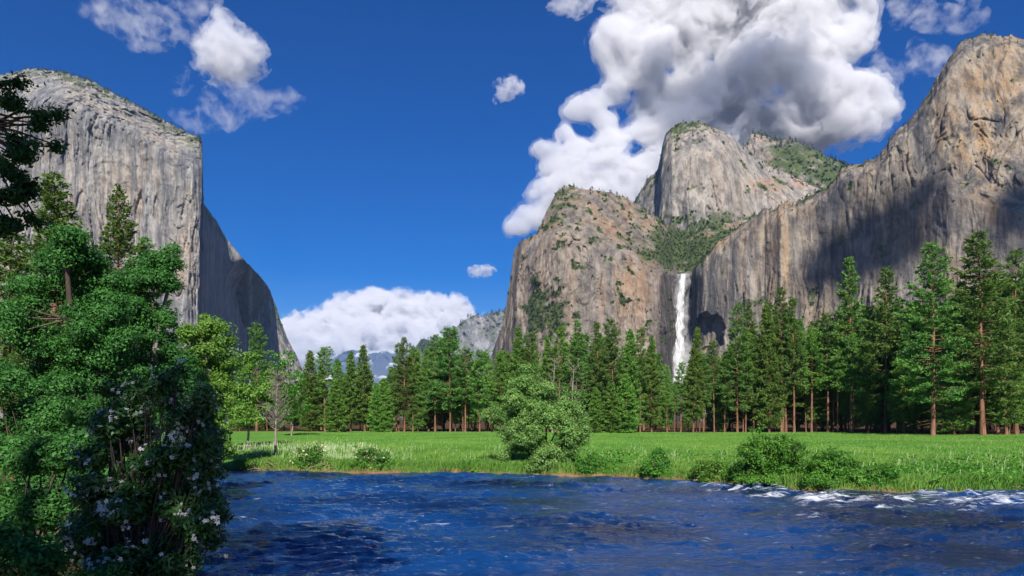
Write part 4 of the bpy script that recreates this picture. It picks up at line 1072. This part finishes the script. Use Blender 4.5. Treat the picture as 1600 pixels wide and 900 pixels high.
# left woods, nearest last
def px_tree(name, label, px, D, lst, mat, bark, nsub, nleaf, leaf, subr, seed, rad=.2, cat="tree", group=None, pybase=None, **k):
    b = gbase(px, D, -.1)
    lb = lobes_from_px(b, lst, D, .9, seed, 5, (.32, .62))
    top = min(lb, key=lambda q: -q[2])
    r = np.random.default_rng(seed)
    big = sorted(lb, key=lambda q: -q[6])[:5]
    tr = [([(0, 0, 0), (top[0] * .3, 0, top[2] * .45), (top[0] * .9, top[1], top[2])], rad)]
    for q in big: tr.append(([(top[0] * .15, 0, top[2] * .25), (q[0] * .6, q[1] * .5, (q[2] + top[2] * .25) * .55), (q[0], q[1], q[2])], rad * .5))
    return leafy(name, label, cat, b, tr, lb, mat, bark, nsub, nleaf, leaf, subr, seed, group, parts=("trunk", "crown"), **k)
px_tree("leafy_tree", "airy pale green tree right of the light green round crown, behind the roots", 386, 95, [(385, 575, 24, 22), (400, 600, 24, 26), (372, 610, 24, 28), (395, 640, 26, 22), (370, 650, 20, 18), (412, 625, 16, 20)], LEAF_LIGHT, BARK_GREY, 260, 30, .42, .8, 81, .16)
px_tree("leafy_tree", "mid green broad tree between the slender pine and the leafless grey tree", 455, 150, [(445, 570, 20, 20), (462, 590, 18, 24), (440, 610, 24, 26), (425, 590, 16, 20), (458, 635, 20, 24)], LEAF_SHRUB, BARK_GREY, 200, 26, .6, 1.1, 82, .2)
px_tree("leafy_tree", "light green round crowned tree at the river bend, right of the dark left trees", 322, 56, [(315, 508, 34, 22), (345, 530, 26, 24), (290, 520, 26, 20), (330, 560, 38, 28), (300, 570, 30, 26), (352, 580, 18, 24), (330, 610, 30, 26), (345, 650, 22, 26), (318, 660, 24, 28), (350, 690, 16, 20), (330, 700, 22, 18)], LEAF_LIGHT, BARK_GREY, 620, 36, .26, .55, 83, .22)
D = 75; plant("fir", 2, (318 - 800) / F * D, D, (668 - 450) / F * D, "dark fir top poking up behind the light green round crowned tree", "tree", None, "fir_tree", 1.1, z=.9)
# two tall pines of the near left shore: needle boughs at larger scale
proto("near_pine", 201, 22, .30, 2.9, .9, 6, .5, .36, -.05, PINE_D, dead=10, ragged=.45)
proto("near_pine", 202, 22, .20, 3.4, .95, 7, .5, .36, -.1, PINE_D, dead=10, ragged=.4)
D = 42; plant("near_pine", 0, (183 - 800) / F * D, D, (HZ - 283) / F * D + H - 1.3, "slender dark pine rising above the leafy left trees", "tree", None, "pine_tree", .95, z=1.2)
D = 36; plant("near_pine", 1, (84 - 800) / F * D, D, (HZ - 262) / F * D + H - 1.3, "broad dark pine half hidden by the dangling oak leaves", "tree", None, "pine_tree", 1.2, z=1.2)
D = 46; plant("near_pine", 1, (225 - 800) / F * D, D, (HZ - 366) / F * D + H - 1.3, "short dark pine top between the slender pine and the spreading oak", "tree", None, "pine_tree", 1.0, z=1.2)
D = 40; plant("near_pine", 0, (20 - 800) / F * D, D, (HZ - 330) / F * D + H - 1.3, "dark pine at the left edge behind the dangling oak leaves", "tree", None, "pine_tree", 1.2, z=1.2)
px_tree("oak_tree", "spreading green oak with pale limbs showing, right end of the left trees", 238, 33, [(243, 400, 32, 22), (265, 425, 18, 20), (225, 430, 28, 26), (262, 455, 20, 20), (215, 470, 26, 24), (235, 500, 30, 20), (210, 520, 34, 26), (250, 540, 30, 26), (280, 560, 24, 30), (230, 570, 40, 30), (270, 600, 34, 28), (295, 620, 26, 26)], LEAF_OAK, BARK_GREY, 1150, 44, .145, .36, 84, .2)
px_tree("oak_tree", "dark leafy oak filling the middle of the left trees", 130, 28, [(125, 395, 40, 28), (95, 420, 40, 30), (155, 430, 36, 32), (60, 460, 44, 36), (110, 470, 48, 36), (165, 490, 40, 36), (70, 520, 48, 40), (130, 540, 52, 40), (180, 560, 42, 40), (40, 570, 50, 44), (110, 600, 56, 40), (20, 500, 40, 40)], LEAF_OAK, BARK_DARK, 1600, 46, .135, .38, 85, .25)
# ------------------------------------------------------------------ nearest growth on the left shore
def near_shrub(label, px, D, lst, mat, nsub, nleaf, leaf, subr, seed, **k):
    b = gbase(px, D, -.1); lb = lobes_from_px(b, lst, D, .8, seed)
    r = np.random.default_rng(seed)
    tr = [([(r.normal(0, .15), r.normal(0, .15), 0), (q[0] * .5 + r.normal(0, .1), q[1] * .5, max(.1, q[2] * .55)), (q[0], q[1], q[2])], .022) for q in lb]
    return leafy("shore_shrub", label, "shrub", b, tr, lb, mat, BARK_DARK, nsub, nleaf, leaf, subr, seed, "shrubs on the near left shore", twig=.005, parts=("stems", "foliage"), **k)
near_shrub("leafy green thicket on the near shore under the dark leafy oak", 60, 17, [(40, 640, 60, 40), (110, 660, 56, 36), (20, 700, 60, 40), (90, 720, 60, 40), (160, 650, 40, 34), (150, 700, 40, 34), (0, 600, 40, 40), (60, 740, 70, 40), (130, 760, 60, 40), (10, 760, 50, 40)], LEAF_OAK, 1700, 38, .09, .24, 91)
near_shrub("lower bright green shrub at the bottom left corner", 40, 9.5, [(30, 770, 70, 44), (110, 790, 60, 44), (0, 840, 60, 50), (80, 860, 70, 50), (140, 880, 50, 44), (60, 720, 50, 30), (100, 700, 40, 30), (150, 740, 40, 40)], LEAF_OAK, 1300, 36, .062, .16, 92)
near_shrub("green shrub spilling to the water behind the flowering azalea", 270, 21, [(270, 650, 40, 34), (310, 690, 30, 30), (290, 740, 36, 34), (250, 720, 40, 36), (220, 660, 36, 30), (240, 790, 40, 34)], LEAF_DEEP, 560, 36, .13, .28, 93)
near_shrub("dark leafy shrub filling the very bottom left corner", 50, 5.2, [(20, 860, 60, 40), (90, 890, 60, 40), (140, 930, 60, 40), (0, 920, 60, 40), (180, 950, 50, 40), (70, 950, 60, 40)], LEAF_OAK, 420, 30, .05, .10, 96)
# azalea in the foreground: dark glossy leaves in whorls, white star flowers
def build_azalea():
    D = 6.2; b = gbase(215, D, -.1)
    lst = [(190, 632, 34, 30), (215, 606, 16, 24), (252, 618, 24, 28), (268, 590, 12, 22), (300, 636, 26, 34), (318, 606, 10, 22), (165, 612, 12, 22), (200, 690, 46, 32), (260, 690, 44, 34), (312, 700, 26, 30), (235, 740, 48, 34), (290, 750, 40, 34), (325, 745, 20, 22), (190, 770, 46, 34), (250, 800, 50, 36), (305, 800, 34, 32), (150, 820, 40, 34), (210, 840, 52, 38), (275, 850, 48, 38), (310, 860, 26, 34), (170, 880, 52, 36), (240, 890, 60, 30), (150, 700, 30, 40), (140, 760, 34, 30), (120, 860, 40, 40), (330, 700, 16, 40), (322, 800, 22, 30), (165, 640, 26, 24), (318, 640, 18, 26)]
    lb = lobes_from_px(b, lst, D, 1.0, 94, 4, (.34, .66)); r = np.random.default_rng(94)
    tr = [([(r.normal(0, .12), r.normal(0, .12), 0), (q[0] * .5 + r.normal(0, .05), q[1] * .5, max(.05, q[2] * .5)), (q[0], q[1], q[2])], .014) for q in lb]
    e, FL = leafy("azalea_bush", "dark azalea bush dotted with white flowers, nearest on the left shore", "bush", b, tr, lb, LEAF_AZALEA, BARK_DARK, 1900, 20, .062, .085, 94, None, twig=.003, aspect=.34, parts=("stems", "foliage"))
    wm = leaf_material("azalea_petals", (.74, .68, .62), (.86, .83, .80), .3, 0, 0, .6, .2)
    cand = [(S[i], d[i]) for S, d in FL for i in range(len(S)) if d[i][1] < .2]
    rest = MB(); order = r.permutation(len(cand))[:230]
    for j, i in enumerate(order):
        S, d = cand[i]; mb = MB() if j < 98 else rest; p = S + d * .06; hub = S
        for _ in range(int(r.integers(2, 6))):      # each truss holds a few five-petalled stars on short stalks
            c = p + r.normal(0, .028, 3); ax = d + np.array([0, -.5, .3]) + r.normal(0, .4, 3); ax /= np.linalg.norm(ax)
            u = np.cross(ax, [0, 0, 1.]); u /= np.linalg.norm(u); v = np.cross(ax, u); sz = r.uniform(.014, .027)
            mb.tube([hub, c], .0012, 3, .2)
            for q in range(5):
                a = q * 2 * math.pi / 5 + r.normal(0, .1); dr = u * math.cos(a) + v * math.sin(a); sd = -u * math.sin(a) + v * math.cos(a)
                mb.add([c, c + dr * sz * .55 + sd * sz * .3 + ax * .006, c + dr * sz - ax * .003, c + dr * sz * .55 - sd * sz * .3 + ax * .006], None, [[0, 1, 2, 3]], np.full(4, r.uniform(0, 1)))
        if j < 98: link("flower", mb.mesh("flower", wm), e)
    link("blossom", rest.mesh("blossom", wm), e)["kind"] = "stuff"
build_azalea()
# oak whose leafy boughs dangle into the top left corner; its trunk stands outside the frame
def build_dangling_oak():
    D = 9.0; b = np.array([(-150 - 800) / F * 9.6, 9.6, 0.0]); b[2] = float(ground_z(b[:1], b[1:2])[0]) - .1
    lst = [(20, 165, 22, 14), (-20, 150, 40, 20), (55, 195, 26, 12), (90, 185, 18, 7), (30, 225, 34, 14), (75, 225, 24, 10), (5, 265, 30, 18), (45, 250, 22, 12), (15, 310, 30, 22), (50, 290, 18, 14), (5, 355, 30, 22), (40, 345, 20, 16), (10, 135, 14, 6), (35, 128, 12, 5)]
    lb = lobes_from_px(b, lst, D, .7, 95)
    top = P(-140, 60, 9.6) - b
    tr = [([(0, 0, 0), (top[0] * .3, .1, top[2] * .5), (top[0], 0, top[2])], .16)] + [([tuple(top * .8), ((top[0] * .8 + q[0]) / 2, q[1] / 2, max(top[2] * .8, q[2]) + .1), (q[0], q[1], q[2])], .03) for q in lb]
    leafy("oak_tree", "oak bough with dark dangling leaves in the top left corner over the monolith", "tree", b, tr, lb, LEAF_DEEP, BARK_DARK, 330, 22, .07, .12, 95, None, twig=.004, aspect=.5, parts=("trunk", "crown"), shell=.2)
build_dangling_oak()
# trees behind the photographer: they throw the shade that lies on the near shore
for i, (x, y, h, k) in enumerate(((-2.1, -12, 19.5, "bare_pine"), (-4.9, -12, 29, "bare_pine"))):
    plant(k, i, x, y, h, "conifer behind the viewpoint shading the near left shore", "tree", "conifers behind the viewpoint", "fir_tree" if k == "fir" else "pine_tree", .75 if i == 0 else 1.1, z=2.4)
# ------------------------------------------------------------------ air
def build_haze():
    v = np.array([[x, y, z] for z in (-12, 1720) for y in (-90, 18400) for x in (-16000, 16000)], float)
    f = np.array([[0, 2, 3, 1], [4, 5, 7, 6], [0, 1, 5, 4], [2, 6, 7, 3], [0, 4, 6, 2], [1, 3, 7, 5]])
    m = volume_material("thin_air", 2.6e-5, (.30, .54, 1.0), .0)
    tag(link("haze", mesh("haze", v, [f], m)), "thin blue haze filling the valley air", "haze", None, "stuff")
build_haze()
